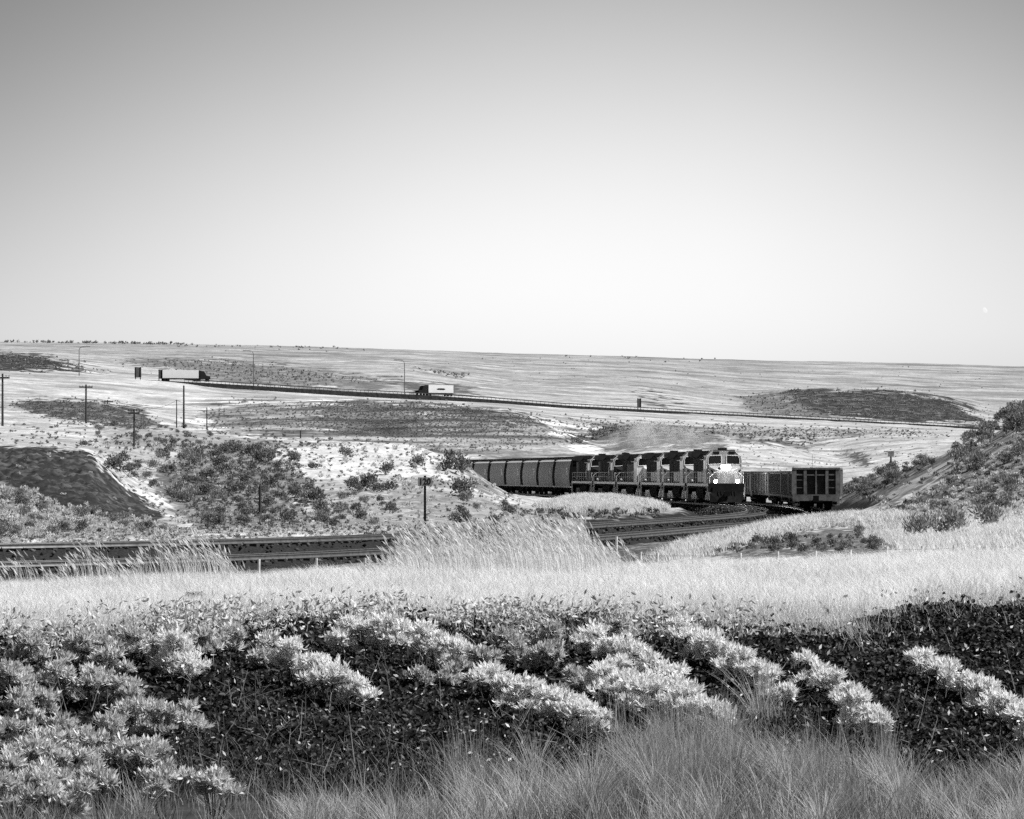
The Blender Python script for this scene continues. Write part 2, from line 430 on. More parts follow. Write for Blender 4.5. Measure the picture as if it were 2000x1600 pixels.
PATCH = [
 ([(500,880),(620,868),(800,865),(830,880),(860,905),(830,925),(700,935),(600,930),(540,905)], 280, 480, .55, .2),  # polygon in photo columns/rows, distance range, albedo, how speckled
 ([(0,940),(150,960),(260,1000),(300,1010),(390,1045),(-300,1070),(-300,940)], 150, 300, .22, .5),
 ([(-300,865),(0,876),(60,868),(100,876),(130,884),(165,876),(195,905),(240,945),(290,982),(330,1015),(230,1012),(180,1004),(120,990),(60,965),(0,940),(-300,940)], 200, 300, .030, .12),
 ([(400,850),(560,860),(520,900),(620,935),(560,960),(620,1030),(400,1040),(340,1000),(300,940)], 170, 450, .17, .45),
 ([(600,960),(800,950),(950,975),(1050,1000),(960,1030),(820,1030),(620,1030)], 170, 330, .25, .6),
 ([(310,912),(360,905),(430,945),(405,978),(300,965)], 200, 400, .12, .5),
 ([(200,820),(420,835),(480,870),(330,880),(200,870)], 300, 700, .26, .7),
 ([(20,787),(100,778),(200,783),(260,795),(300,812),(318,836),(200,830),(120,824),(60,806)], 500, 1200, .06, .25),
 ([(-300,690),(0,684),(60,690),(110,702),(160,712),(210,728),(120,728),(-300,722)], 1450, 2600, .04, .2),
 ([(235,705),(270,700),(380,702),(450,705),(600,718),(700,735),(760,745),(730,768),(480,750),(400,742),(330,722)], 1500, 3000, .15, .4),
 ([(790,715),(860,718),(920,732),(900,738),(830,730)], 1600, 4000, .2, 1.0),
 ([(740,738),(800,742),(900,752),(960,778),(800,772)], 1560, 3000, .10, .5),
 ([(390,800),(480,792),(620,786),(720,780),(850,786),(1000,801),(1060,820),(1130,862),(1000,884),(900,890),(840,880),(760,852),(640,845),(520,850),(400,835)], 600, 1250, .17, .35),
 ([(620,790),(700,783),(850,787),(810,822),(770,852),(680,850),(600,830)], 600, 1250, .09, .3),
 ([(850,787),(990,800),(1058,822),(1040,832),(950,822),(860,812)], 600, 1250, .09, .3),
 ([(1440,778),(1540,760),(1620,815),(1480,806)], 1800, 3000, .14, .5),
 ([(1525,764),(1600,757),(1760,762),(1850,775),(1905,800),(1910,826),(1800,829),(1650,818),(1590,802)], 1800, 3000, .035, .25),
 ([(1100,862),(1160,845),(1205,830),(1220,842),(1170,864),(1120,868)], 700, 1400, .05, .3),
 ([(1150,884),(1250,860),(1295,866),(1210,886)], 600, 1400, .08, .4),
 ([(1100,818),(1400,835),(1850,842),(1850,848),(1500,852),(1200,840)], 1000, 1440, .24, .6),
 ([(1380,846),(1440,850),(1560,864),(1640,850),(1700,843),(1570,873),(1500,868)], 800, 1500, .10, .5),
 ([(1640,878),(1690,888),(1685,914),(1655,908)], 500, 1400, .10, .5),
 ([(1640,930),(1720,905),(1830,895),(1900,845),(2000,770),(2900,640),(2900,1010),(2000,1000),(1850,1012),(1750,1002),(1700,988),(1640,1000)], 180, 420, .15, .7),
 ([(1690,990),(1740,960),(1880,868),(1905,880),(1820,950),(1765,988)], 200, 330, .42, .3),
 ([(1725,985),(1790,948),(1860,905),(1866,911),(1800,956),(1738,990)], 200, 330, .15, .4),
 ([(1740,998),(1800,965),(1880,925),(1895,940),(1800,1002)], 200, 330, .09, .5),
 ([(1330,1088),(1420,1076),(1540,1046),(1620,1032),(1720,1040),(1745,1072),(1650,1090)], 82, 240, .13, .7),
 ([(905,898),(930,926),(1005,968),(985,975),(930,952),(890,918)], 250, 500, .15, .5),
 ([(1040,1003),(1120,992),(1300,996),(1290,1012),(1050,1016)], 230, 300, .16, .6),
 ([(1150,830),(1300,832),(1430,838),(1400,882),(1300,872),(1200,890)], 700, 1500, .14, .5),
 ([(400,845),(900,845),(1060,822),(1120,856),(1172,898),(1000,902),(860,892),(600,862)], 620, 1250, .19, .35),
 ([(1048,816),(1068,820),(1190,893),(1168,898)], 620, 1250, .44, .1),
 ([(1250,757),(1268,762),(1292,780),(1325,792),(1316,797),(1280,785)], 1650, 3500, .05, .2),
 ([(1200,1040),(1330,1060),(1290,1110),(1150,1110)], 80, 180, .08, .4),
]
for poly, y0, y1, alb, sp_ in PATCH:
    m = (YY >= y0) & (YY <= y1)
    idx = np.where(m)
    if len(idx[0]) == 0: continue
    ins = inpoly(PXX[idx] + jx[idx], PY[idx] + jy[idx], poly)
    a = alb * (0.7 + 0.6 * fine[idx] if alb > .031 else .9 + .2 * fine[idx])
    keep = np.clip((fine[idx] - (0.62 - 0.12 * (1 - sp_))) * 9, 0, 1) * sp_     # pale grass showing through
    a = a * (1 - keep) + ALB[idx] * keep
    cur = ALB[idx]; cur[ins] = a[ins]; ALB[idx] = cur
# trodden, washed strata along the cut hillside behind the train
strat = fbm(XX / 14, Z / .55 - XX * .035, 3); st_m = np.clip((YY - 640) / 60, 0, 1) * np.clip((1250 - YY) / 80, 0, 1) * np.clip((PXX - 330) / 80, 0, 1) * np.clip((1200 - PXX) / 40, 0, 1)
ALB *= 1 + st_m * np.clip((strat - .5) * 3.4, -.6, .75)
# gravel near the rails
for T in (T1, T2):
    d, zt = dist_path(T, XX[r0:r1], YY[r0:r1])
    m = np.clip((6.3 + 3.6 * (big[r0:r1] - .5) - d) / 1.2, 0, 1)
    ALB[r0:r1] = ALB[r0:r1] * (1 - m) + .026 * m

gm = bpy.data.materials.new("ground_cover")
gm.use_nodes = True
t = gm.node_tree; p = t.nodes["Principled BSDF"]
p.inputs["Roughness"].default_value = 0.95; p.inputs["Specular IOR Level"].default_value = 0.05
at = t.nodes.new("ShaderNodeAttribute"); at.attribute_name = "tint"
tcn = t.nodes.new("ShaderNodeTexCoord")
def gnoise(scale, lo, hi, stretch=(1, 1, 1)):
    mp = t.nodes.new("ShaderNodeMapping"); mp.inputs["Scale"].default_value = stretch
    t.links.new(tcn.outputs["Object"], mp.inputs["Vector"])
    n = t.nodes.new("ShaderNodeTexNoise"); n.inputs["Scale"].default_value = scale; n.inputs["Detail"].default_value = 4; n.inputs["Roughness"].default_value = .7
    t.links.new(mp.outputs[0], n.inputs["Vector"])
    r = t.nodes.new("ShaderNodeMapRange"); r.inputs["From Min"].default_value = .3; r.inputs["From Max"].default_value = .7
    r.inputs["To Min"].default_value = lo; r.inputs["To Max"].default_value = hi
    t.links.new(n.outputs[0], r.inputs["Value"])
    return r.outputs[0]
def gmul(a, b):
    n = t.nodes.new("ShaderNodeMath"); n.operation = 'MULTIPLY'
    t.links.new(a, n.inputs[0]); t.links.new(b, n.inputs[1]); return n.outputs[0]
v = gmul(gmul(at.outputs["Fac"], gmul(gnoise(1.6, .66, 1.34), gnoise(7.0, .74, 1.26))), gmul(gnoise(.35, .75, 1.25, (1, .35, 1)), gnoise(.05, .85, 1.15, (1, .3, 1))))
t.links.new(v, p.inputs["Base Color"])
idx = np.arange(NR * NC).reshape(NR, NC)
quads = np.stack([idx[:-1, :-1], idx[:-1, 1:], idx[1:, 1:], idx[1:, :-1]], -1).reshape(-1, 4)
ground = mesh_np("ground", np.stack([XX, YY, Z], -1).reshape(-1, 3), quads, gm, tint=ALB.ravel(), smooth=True)
tag(ground, kind="structure")

# ------------------------------------------------------------------ materials
M = dict(
    ballast=mat("ballast_gravel", .026, .95, nscale=9, namt=.7, bump=.9, spec=.1),
    tie=mat("weathered_tie", .05, .9, nscale=6, spec=.1), rail=mat("rail_steel", .16, .45, .6, nscale=4, spec=.4),
    railtop=mat("polished_railhead", .6, .42, 1.0, nscale=3, namt=.1),
    shadefill=mat("shade_toned_fill", .018, .95, nscale=.8, namt=.6, spec=.05), steel=mat("galvanised_dark", .03, .6, .3, nscale=2),
    wood=mat("weathered_pole", .05, .9, nscale=4, stretch=(6, 6, .5), spec=.1), lamp=mat("lamp_pole", .14, .6, .2),
    black=mat("black_running_gear", .010, .9, nscale=4, spec=.08), dark=mat("dark_paint", .013, .8, nscale=1.5, namt=.4, spec=.15),
    body=mat("loco_side_paint", .085, .7, nscale=1.5, namt=.5, spec=.2), nose=mat("loco_nose_paint", .42, .4, nscale=2, namt=.2, spec=.45),
    cream=mat("pale_trim", .75, .5, nscale=3, namt=.15), roof=mat("sooty_roof", .022, .8, nscale=2, namt=.5, spec=.2),
    glass=mat("dark_window", .012, .12, nscale=1, namt=.2, spec=.6), silver=mat("silver_truck_frame", .8, .6, .2, nscale=5, namt=.5),
    hop=mat("hopper_grey", .23, .6, nscale=.6, namt=.2, stretch=(1, 1, .4)), hoproof=mat("hopper_roof", .45, .7, nscale=2),
    hopmark=mat("hopper_marking", .7, .7), gon=mat("scuffed_wagon_paint", .5, .85, nscale=1.6, namt=.85, stretch=(2, 2, .4)),
    gonend=mat("rusty_end_frame", .17, .85, nscale=3, namt=.5), gonpanel=mat("dark_end_panel", .028, .8, nscale=2, namt=.5),
    white=mat("white_trailer", .6, .5, nscale=.4, namt=.05), lamp_on=mat("lit_headlight", .9, .3, emit=80.0, namt=.02),
    lens=mat("unlit_lens", .5, .2, nscale=2, namt=.1), sign=mat("sign_white", .3, .6, nscale=6, namt=.2), ink=mat("sign_black", .012, .6),
    moon=mat("moon_rock", .6, .9, emit=.0), post=mat("pale_post", .55, .8, nscale=9),
    wire=mat("wire", .1, .6, .5),
)

# ------------------------------------------------------------------ ballast and tracks
def frame_path(T):
    d = np.gradient(T[:, :2], axis=0); d /= np.linalg.norm(d, axis=1)[:, None]
    return d, np.stack([-d[:, 1], d[:, 0]], 1)          # tangent, left normal
def sweep(T, prof):
    """prof: closed (offset, dz) polygon swept along the path"""
    _, nrm = frame_path(T); k = len(prof); n = len(T); V = np.zeros((n, k, 3))
    for j, (o, z) in enumerate(prof):
        V[:, j, :2] = T[:, :2] + nrm * o; V[:, j, 2] = T[:, 2] + z
    i = np.arange(n - 1)[:, None]; j = np.arange(k)[None, :]
    q = np.stack([i * k + j, i * k + (j + 1) % k, (i + 1) * k + (j + 1) % k, (i + 1) * k + j], -1).reshape(-1, 4)
    return V.reshape(-1, 3), q
for T, nm, lab in ((T1, "main", "main line railway track curving round to the oncoming grain train"), (T2, "siding", "siding track on the lower dark gravel, leading to the parked wagons")):
    jit = (np.random.default_rng(5).random((len(T), 9)) - .5) * .10
    prof = [(-4.4, -2.2), (-3.4, -.92), (-2.3, -.5), (-1.75, -.26), (0, -.23), (1.75, -.26), (2.3, -.5), (3.4, -.92), (4.4, -2.2)]
    V, q = sweep(T, prof)
    V = V.reshape(len(T), 9, 3); V[:, 1:8, 2] += jit[:, 1:8]; V = V.reshape(-1, 3)
    b = mesh_np("ballast", V, q, M["ballast"]); tag(b, kind="structure")
    tr = empty("railway_track", (0, 0, 0)); tag(tr, lab, "railway track")
    for s in (-1, 1):
        o = s * .7535
        V, q = sweep(T, [(o-.07, -.18), (o+.07, -.18), (o+.07, -.155), (o+.02, -.13), (o+.02, -.045), (o+.036, -.03), (o+.036, -.004), (o-.036, -.004), (o-.036, -.03), (o-.02, -.045), (o-.02, -.13), (o-.07, -.155)])
        r = mesh_np("rail", V, q, M["rail"], tr)
        V, q = sweep(T, [(o-.034, -.004), (o+.034, -.004), (o+.034, 0), (o-.034, 0)])
        mesh_np("railhead", V, q, M["railtop"], r)
    P = Path(T); mb = MB(); d, nrm = frame_path(T)
    for s in np.arange(0.3, P.s[-1], .6):
        c = P.at(s); k = int(np.clip(np.searchsorted(P.s, s), 0, len(T) - 1)); tx, ty = d[k]; nx, ny = nrm[k]
        ln, w = 1.3 + random.uniform(-.06, .06), .115
        vs = [(c[0]+a*tx*w+bb*nx*ln, c[1]+a*ty*w+bb*ny*ln, c[2]+z) for z in (-.33, -.178) for a, bb in ((-1,-1),(1,-1),(1,1),(-1,1))]
        mb.add(vs, [(0,3,2,1),(4,5,6,7),(0,1,5,4),(1,2,6,5),(2,3,7,6),(3,0,4,7)])
    tg = mb.build("ties", M["tie"], tr); tg["kind"] = "stuff"
# loose stones on and between the two ballast beds
def stones(T, n, spread, size, seed):
    r = np.random.default_rng(seed); P = Path(T); k = r.integers(5, len(T) - 5, n); _, nrm = frame_path(T)
    off = r.uniform(-spread, spread, n); pos = T[k, :2] + nrm[k] * off[:, None] + r.normal(0, .4, (n, 2))
    prof_z = np.interp(np.abs(off), [0, 1.75, 2.3, 3.4], [-.2, -.24, -.48, -.9])
    z = T[k, 2] + prof_z; s = size * r.uniform(.5, 1.6, n)
    return np.stack([pos[:, 0], pos[:, 1], z], 1), s
def octa(c, s, seed):
    r = np.random.default_rng(seed); n = len(c)
    base = np.array([(1,0,0),(-1,0,0),(0,1,0),(0,-1,0),(0,0,1),(0,0,-1)], float)
    V = c[:, None, :] + base[None] * s[:, None, None] * r.uniform(.6, 1.2, (n, 6, 1)) + r.normal(0, .15, (n, 6, 3)) * s[:, None, None]
    f = np.array([(0,2,4),(2,1,4),(1,3,4),(3,0,4),(2,0,5),(1,2,5),(3,1,5),(0,3,5)])
    return V.reshape(-1, 3), (np.arange(n)[:, None, None] * 6 + f[None]).reshape(-1, 3)
cs, ss = zip(*(stones(T, 9000, 3.2, .07, i) for i, T in enumerate((T1[40:330], T2[40:330]))))
V, f = octa(np.concatenate(cs), np.concatenate(ss), 8)
stm = leafmat("gravel_stones", .07, 0, spread=1.5)
g_ = mesh_np("gravel", V, f, stm, tint=np.repeat(RNG.random(len(V) // 6) ** 3, 6)); tag(g_, kind="stuff")

# ------------------------------------------------------------------ rolling stock (local x forward, z = 0 on the rails)
def bogie(root, x, axles, wb, side_m, r=.5, hw=1.0):
    mb = MB(); L = wb * (axles - 1) / 2 + .55
    for s in (-1, 1):
        y0, y1 = (hw, hw + .18) if s > 0 else (-hw - .18, -hw)
        mb.prism([(x-L, .62), (x-L*.85, .98), (x+L*.85, .98), (x+L, .62), (x+L*.9, .42), (x-L*.9, .42)], y0, y1, 'y')
        for k in range(axles):
            xa = x + (k - (axles - 1) / 2) * wb
            mb.box(xa - .24, xa + .24, y0 - (.0 if s > 0 else .09), y1 + (.09 if s > 0 else .0), .32, .74)
            mb.tube((xa - .48, (y0+y1)/2, .45), (xa - .48, (y0+y1)/2, .95), .11)
    mb.box(x - .3, x + .3, -hw, hw, .5, .9)
    b = mb.build("bogie", side_m, root)
    for k in range(axles):
        xa = x + (k - (axles - 1) / 2) * wb
        for s in (-1, 1):
            w = MB(); w.tube((xa, s * .72, r), (xa, s * .86, r), r, 18); w.tube((xa, s * .66, r), (xa, s * .72, r), r + .03, 18)
            w.build("wheel", M["black"], b, False)
    return b

def place(root, path, s, half=6.5):
    a, b = path.at(s - half), path.at(s + half)
    c = (a + b) / 2; d = a - b                                  # forward = towards smaller s (towards the viewer)
    root.location = c; root.rotation_euler = (0, 0, math.atan2(d[1], d[0]))

def locomotive(label, style, lit):
    root = empty("diesel_locomotive"); tag(root, label, "locomotive", "locomotives hauling the grain train")
    sidem, nosem, cabm = {'wide': (M["dark"], M["nose"], M["nose"]), 'old': (M["dark"], M["cream"], M["cream"]), 'dark': (M["dark"], M["dark"], M["body"])}[style]
    tm = M["silver"] if style != 'dark' else M["gonend"]
    m = MB(); m.box(-10.4, 10.2, -1.45, 1.45, 1.30, 1.62); m.box(-10.4, 10.2, -1.55, -1.45, 1.42, 1.74); m.box(-10.4, 10.2, 1.45, 1.55, 1.42, 1.74)
    m.box(-10.9, -10.4, -1.4, 1.4, .75, 1.7); m.box(-11.1, -10.9, -.2, .2, .78, 1.05)
    m.build("frame", M["black"], root)
    m = MB()
    for s in (-1, 1): m.box(-10.4, 10.2, s*1.56-.012, s*1.56+.012, 1.50, 1.73)
    m.build("sill_stripe", M["cream"] if style != 'dark' else M["silver"], root)
    m = MB(); m.prism([(-1.3, 1.28), (1.3, 1.28), (1.42, .9), (1.2, .42), (-1.2, .42), (-1.42, .9)], -3.4, 3.4)
    m.build("fuel_tank", M["black"], root)
    for x in (-6.7, 6.7): bogie(root, x, 3, 1.85, tm, .52, 1.02)
    # long hood
    m = MB(); hw = 1.0
    m.prism([(-hw, 1.745), (hw, 1.745), (hw, 3.95), (.78, 4.28), (-.78, 4.28), (-hw, 3.95)], -10.1, 5.2)
    hood = m.build("hood", sidem, root)
    for s in (-1, 1):
        x = -5.6
        while x < 3.0:
            MB().box(x, x + 1.7, s*1.0-.02, s*1.0+.02, 1.85, 2.75 if style == "wide" else 3.55).build("hood_door", M["nose"] if style == "wide" else M["body"] if style == "old" else M["dark"], hood); x += 1.9
        for xa, xb, za, zb in ((-9.6, -6.4, 2.9, 3.8), (3.75, 4.9, 2.7, 3.8), (-4.6, -3.4, 3.6, 3.9), (-2.2, -1.0, 3.6, 3.9), (.2, 1.4, 3.6, 3.9)):
            MB().box(xa, xb, s*1.0-.03, s*1.0+.03, za, zb).build("grille", M["dark"], hood)
    m = MB(); m.prism([(-1.05, 3.96), (-1.5, 4.12), (-1.5, 4.5), (-1.2, 4.62), (1.2, 4.62), (1.5, 4.5), (1.5, 4.12), (1.05, 3.96)], -10.1, -6.1)
    m.build("radiator_wing", M["roof"], root)
    m = MB(); m.box(-6.0, 5.1, -.74, .74, 4.285, 4.40); m.box(-2.0, -.8, -.5, .5, 4.40, 4.62); m.box(1.2, 2.9, -.6, .6, 4.40, 4.58)
    for k in range(4): m.box(-5.6 + .85*k, -5.0 + .85*k, -.62, .62, 4.40, 4.5)
    m.build("roof", M["roof"], root)
    if style == 'dark':
        for s in (-1, 1):
            MB().prism([(-1.2, 2.0), (-.9, 2.0), (.6, 3.7), (.3, 3.7)], s*1.035 - .01, s*1.035 + .01, 'y').build("slash_stripe", M["cream"], hood)
        for s in (-1, 1): MB().box(-10.05, -8.2, s*1.03-.012, s*1.03+.012, 1.8, 3.9).build("pale_end_panel", M["body"], hood)
    # cab
    cx0, cx1 = 5.2, 7.9
    cabz = 4.55 if style != 'old' else 4.45
    sec = [(-1.52, 1.745), (1.52, 1.745), (1.52, 3.75), (1.42, 4.05), (.95, cabz), (-.95, cabz), (-1.42, 4.05), (-1.52, 3.75)]
    m = MB(); m.prism(sec, cx0, cx1)
    cab = m.build("cab", cabm, root)
    m = MB(); m.prism([(-1.0, cabz + .003), (1.0, cabz + .003), (.9, cabz + .09), (-.9, cabz + .09)], cx0 + .05, cx1 - .02); m.box(6.0, 7.0, -.35, .35, cabz + .093, cabz + .25)
    m.build("cab_roof", M["roof"], root)
    m = MB()                                                    # bright roof edge and pillar trim
    for s in (-1, 1):
        m.path([(cx1 + .01, s*1.5, 1.9), (cx1 + .01, s*1.53, 3.75), (cx1 + .01, s*1.43, 4.06), (cx1 + .01, s*.95, cabz)], .035)
        m.path([(cx0, s*1.46, 4.1), (cx1 + .25, s*1.46, 4.1)], .05)
        m.path([(cx0, s*.98, cabz), (cx1 + .05, s*.98, cabz)], .04)
    m.build("cab_trim", M["cream"], cab)
    for s in (-1, 1):
        m = MB(); xw = cx1 + .012
        poly = [(s*.22, 3.42), (s*1.36, 3.36), (s*1.36, 3.86), (s*1.24, 4.12), (s*.22, 4.16)]
        m.prism(poly, xw - .03, xw)
        w = m.build("windshield", M["glass"], cab)
        f = MB(); pts = [(xw + .01, a, b) for a, b in poly]; f.path(pts + [pts[0]], .035); f.build("window_frame", M["cream"], w)
        m = MB(); m.box(cx0 + .55, cx1 - .5, s*1.52 - .02, s*1.52 + .02, 2.95, 3.72); m.build("side_window", M["glass"], cab)
        m = MB(); m.box(cx1 - .25, cx1 + .05, s*.40 if s > 0 else s*.92, s*.92 if s > 0 else s*.40, 4.24, 4.5); m.build("number_board", M["dark"], cab)
        m = MB(); m.box(cx0 + .3, cx1 - .3, s*1.53, s*1.85, 3.76, 3.80) if s > 0 else m.box(cx0 + .3, cx1 - .3, -1.85, -1.53, 3.76, 3.80); m.build("sunshade", M["cream"], cab)
    # nose
    nz1 = 3.30
    nw = 1.30 if style != 'old' else .85
    m = MB()
    vs = [(cx1, -nw, 1.745), (cx1, nw, 1.745), (cx1, nw, nz1), (cx1, -nw, nz1),
          (9.3, -nw, 1.745), (9.3, nw, 1.745), (9.3, nw, nz1 - .18), (9.3, -nw, nz1 - .18),
          (9.75, -nw*.55, 1.745), (9.75, nw*.55, 1.745), (9.75, nw*.55, nz1 - .42), (9.75, -nw*.55, nz1 - .42)]
    fs = [(0,1,5,4),(4,5,9,8),(3,7,6,2),(7,11,10,6),(0,4,7,3),(4,8,11,7),(1,2,6,5),(5,6,10,9),(8,9,10,11),(0,3,2,1)]
    m.add(vs, fs); nose = m.build("nose", nosem, root)
    if style == 'wide':
        m = MB()
        for s in (-1, 1):                                       # dark wing emblem on the nose flanks
            m.prism([(s*.75, 2.55), (s*1.25, 2.95), (s*1.28, 2.82), (s*.95, 2.5), (s*1.2, 2.55), (s*.8, 2.38)], 9.0, 9.62 - .12)
        m.build("emblem", M["dark"], nose)
    lensm = M["lamp_on"] if lit else M["lens"]
    m = MB(); m.box(9.2, 9.72, -.42, .42, nz1 - .34, nz1 + .06); m.build("headlight_housing", nosem, nose)
    for s in (-1, 1):
        m = MB(); m.dome((9.725, s*.19, nz1 - .13), .17, .13, n=14, rings=4); m.build("headlight", lensm, root, True)
        m = MB(); m.box(9.95, 10.14, s*.92-.17, s*.92+.17, 1.78, 2.10); m.build("ditch_light_box", M["dark"], root)
        m = MB(); m.dome((10.145, s*.92, 1.94), .14, .11, n=14, rings=4); m.build("ditch_light", lensm, root, True)
    # front platform, plow, steps, handrails
    m = MB(); m.box(9.75, 10.25, -1.5, 1.5, 1.0, 1.76); m.box(10.25, 10.33, -1.2, 1.2, .9, 1.5)
    m.build("pilot", M["dark"], root)
    m = MB(); vs = []
    for (x, z) in ((10.30, .92), (10.62, .16)):
        for y in (-1.45, -.6, 0, .6, 1.45):
            vs.append((x + (.35 - abs(y) * .24) * (1 if z < .5 else .35), y, z))
    vs += [(x - .08, y, z) for x, y, z in vs]
    fs = [(i, i + 1, 6 + i, 5 + i) for i in range(4)] + [(10 + i, 15 + i, 16 + i, 11 + i) for i in range(4)] + [(0,5,15,10),(4,14,19,9)]
    fs += [(5 + i, 6 + i, 16 + i, 15 + i) for i in range(4)] + [(i, 10 + i, 11 + i, 1 + i) for i in range(4)]
    m.add(vs, fs); m.build("plow", M["black"], root)
    m = MB(); m.box(10.3, 10.9, -.17, .17, .74, 1.02); m.box(10.75, 11.0, -.24, .24, .68, 1.08)
    for y in (-.7, -.45, .45, .7): m.path([(10.33, y, 1.1), (10.5, y, .85), (10.52, y, .5)], .035)
    m.build("coupler", M["black"], root)
    for x in (9.6, -9.9):
        for s in (-1, 1):
            m = MB()
            for k in range(4): m.box(x - .3, x + .3, s*1.55 - .16, s*1.55 + .06, .38 + .34*k, .42 + .34*k)
            for e in (-.33, .33): m.box(x + e - .025, x + e + .025, s*1.57 - .03, s*1.57 + .03, .36, 1.74)
            m.build("step", M["cream"] if x > 0 else M["silver"], root)
    for s in (-1, 1):
        m = MB()
        for x in np.arange(-9.8, 5.2, 1.9): m.tube((x, s*1.53, 1.74), (x, s*1.53, 2.72), .022)
        m.path([(-9.8, s*1.53, 2.72), (5.0, s*1.53, 2.72)], .022); m.path([(-9.8, s*1.53, 2.25), (5.0, s*1.53, 2.25)], .015)
        m.path([(5.3, s*1.58, 1.74), (5.3, s*1.62, 2.9)], .022)
        m.path([(10.2, s*1.45, .7), (10.22, s*1.45, 2.3), (10.22, s*1.0, 2.72), (10.22, s*.35, 2.72)], .028)
        m.path([(9.3, s*1.5, 1.7), (9.3, s*1.5, 2.7), (10.2, s*1.45, 2.6)], .022)
        m.build("handrail", M["cream"], root)
    m = MB()
    for y, l in ((-.16, .5), (0, .62), (.16, .42)): m.tube((4.0, y, 4.52), (4.0 + l, y, 4.55), .035, 6, .09)
    m.box(3.9, 4.1, -.25, .25, 4.40, 4.5); m.build("horn", M["steel"], root)
    return root

S_FRONT = P1.s_of_y(347.5)
labels = [
 ("lead diesel locomotive with three blazing headlights at the head of the train", 'wide', True),
 ("pale nosed diesel locomotive coupled directly behind the lit lead engine", 'wide', False),
 ("third engine of the train, pale wide nose and dark roof", 'wide', False),
 ("older narrow nosed engine, fourth in the train, with arched pale cab", 'old', False),
 ("fifth engine, dark sided with a pale slash along its hood", 'dark', False),
 ("last engine, dark sided, coupled to the first grain hopper", 'dark', False),
]
LP = 20.3
for i, (lab, st, lit) in enumerate(labels):
    r = locomotive(lab, st, lit)
    r.scale = (LP / 22.2, 1, 1)
    place(r, P1, S_FRONT + LP / 2 + LP * i)
s_end = S_FRONT + LP * 6

def hopper():
    root = empty("covered_hopper"); half = []
    sec = []
    for k in range(13):                                          # bulging side from sill to eave
        tt = k / 12; z = 1.12 + tt * 2.85
        y = 1.42 + .17 * math.sin(math.pi * (tt * .78 + .14)) - .10 * tt ** 3
        sec.append((y, z))
    full = [(y, z) for y, z in sec] + [(.85, 4.30), (-.85, 4.30)] + [(-y, z) for y, z in reversed(sec)]
    m = MB(); m.prism(full, -7.55, 7.55)
    body = m.build("body", M["hop"], root)
    for e in (-1, 1):
        m = MB(); m.prism([(y * 1.004, z) for y, z in full], e*7.553, e*7.70, inset=.97); m.build("gap_shade_slab", M["black"], root)  # black slab on each end paints the shade between cars
    m = MB()
    for s in (-1, 1): m.prism([(s*1.50, 3.985), (s*.84, 4.315), (s*.84, 4.345), (s*1.54, 4.02)], -7.6, 7.6)
    m.build("roof_edge", M["hoproof"], root)
    m = MB(); m.box(-8.0, 8.0, -.5, .5, 4.345, 4.52); m.box(-8.6, 8.6, -.9, -.55, 4.50, 4.55); m.box(-8.6, 8.6, .55, .9, 4.50, 4.55)
    m.build("hatch_walkway", M["roof"], root)
    m = MB()
    for s in (-1, 1): m.box(-8.5, 8.5, s*1.50 - .07, s*1.50 + .07, .98, 1.12)
    m.build("side_sill", M["hoproof"], root)
    m = MB()
    for x in (-4.2, 0, 4.2): m.prism([(-1.3, 1.1), (1.3, 1.1), (.45, .35), (-.45, .35)], x - 1.5, x + 1.5)
    m.build("discharge_bay", M["black"], root)
    m = MB()
    for s in (-1, 1):
        m.box(s*7.56 - (0 if s > 0 else 1.0), s*7.56 + (1.0 if s > 0 else 0), -1.3, 1.3, .8, 1.12)
        for y in (-1.35, 1.35): m.box(s*8.45 - .06, s*8.45 + .06, y - .06, y + .06, 1.1, 4.3)
        for z in np.arange(1.3, 4.3, .4): m.box(s*8.45 - .02, s*8.45 + .02, -1.35, -.9, z, z + .04)
        m.tube((s*8.5, 0, .9), (s*9.0, 0, .9), .14)
    m.box(-8.3, 8.3, -.3, .3, .8, 1.1)
    m.build("end_frame", M["black"], root)
    m = MB()                                                     # small stencilled lettering patch near one end of each side
    for s in (-1, 1):
        for (a, b, zz) in ((4.6, 5.0, 3.02), (5.15, 5.5, 3.02), (5.65, 6.1, 3.02), (4.9, 5.9, 2.72), (4.7, 5.1, 2.45), (5.4, 6.0, 2.45)):
            m.box(a, b, s*1.59 - .012, s*1.59 + .012, zz, zz + .18)
    m.build("marking", M["hopmark"], body)
    for x in (-6.4, 6.4): bogie(root, x, 2, 1.75, M["black"], .45, 1.0)
    return root
hp = hopper()
HL = ["first", "second", "third", "fourth", "fifth", "sixth", "seventh", "eighth", "ninth"]
for i in range(9):
    r = hp if i == 0 else copy_tree(hp)
    tag(r, f"grey round sided grain hopper, {HL[i]} car behind the engines" + (", half hidden by the bank" if i >= 6 else ""), "hopper car", "grain hoppers of the train")
    place(r, P1, s_end + .3 + 8.95 + 17.7 * i)

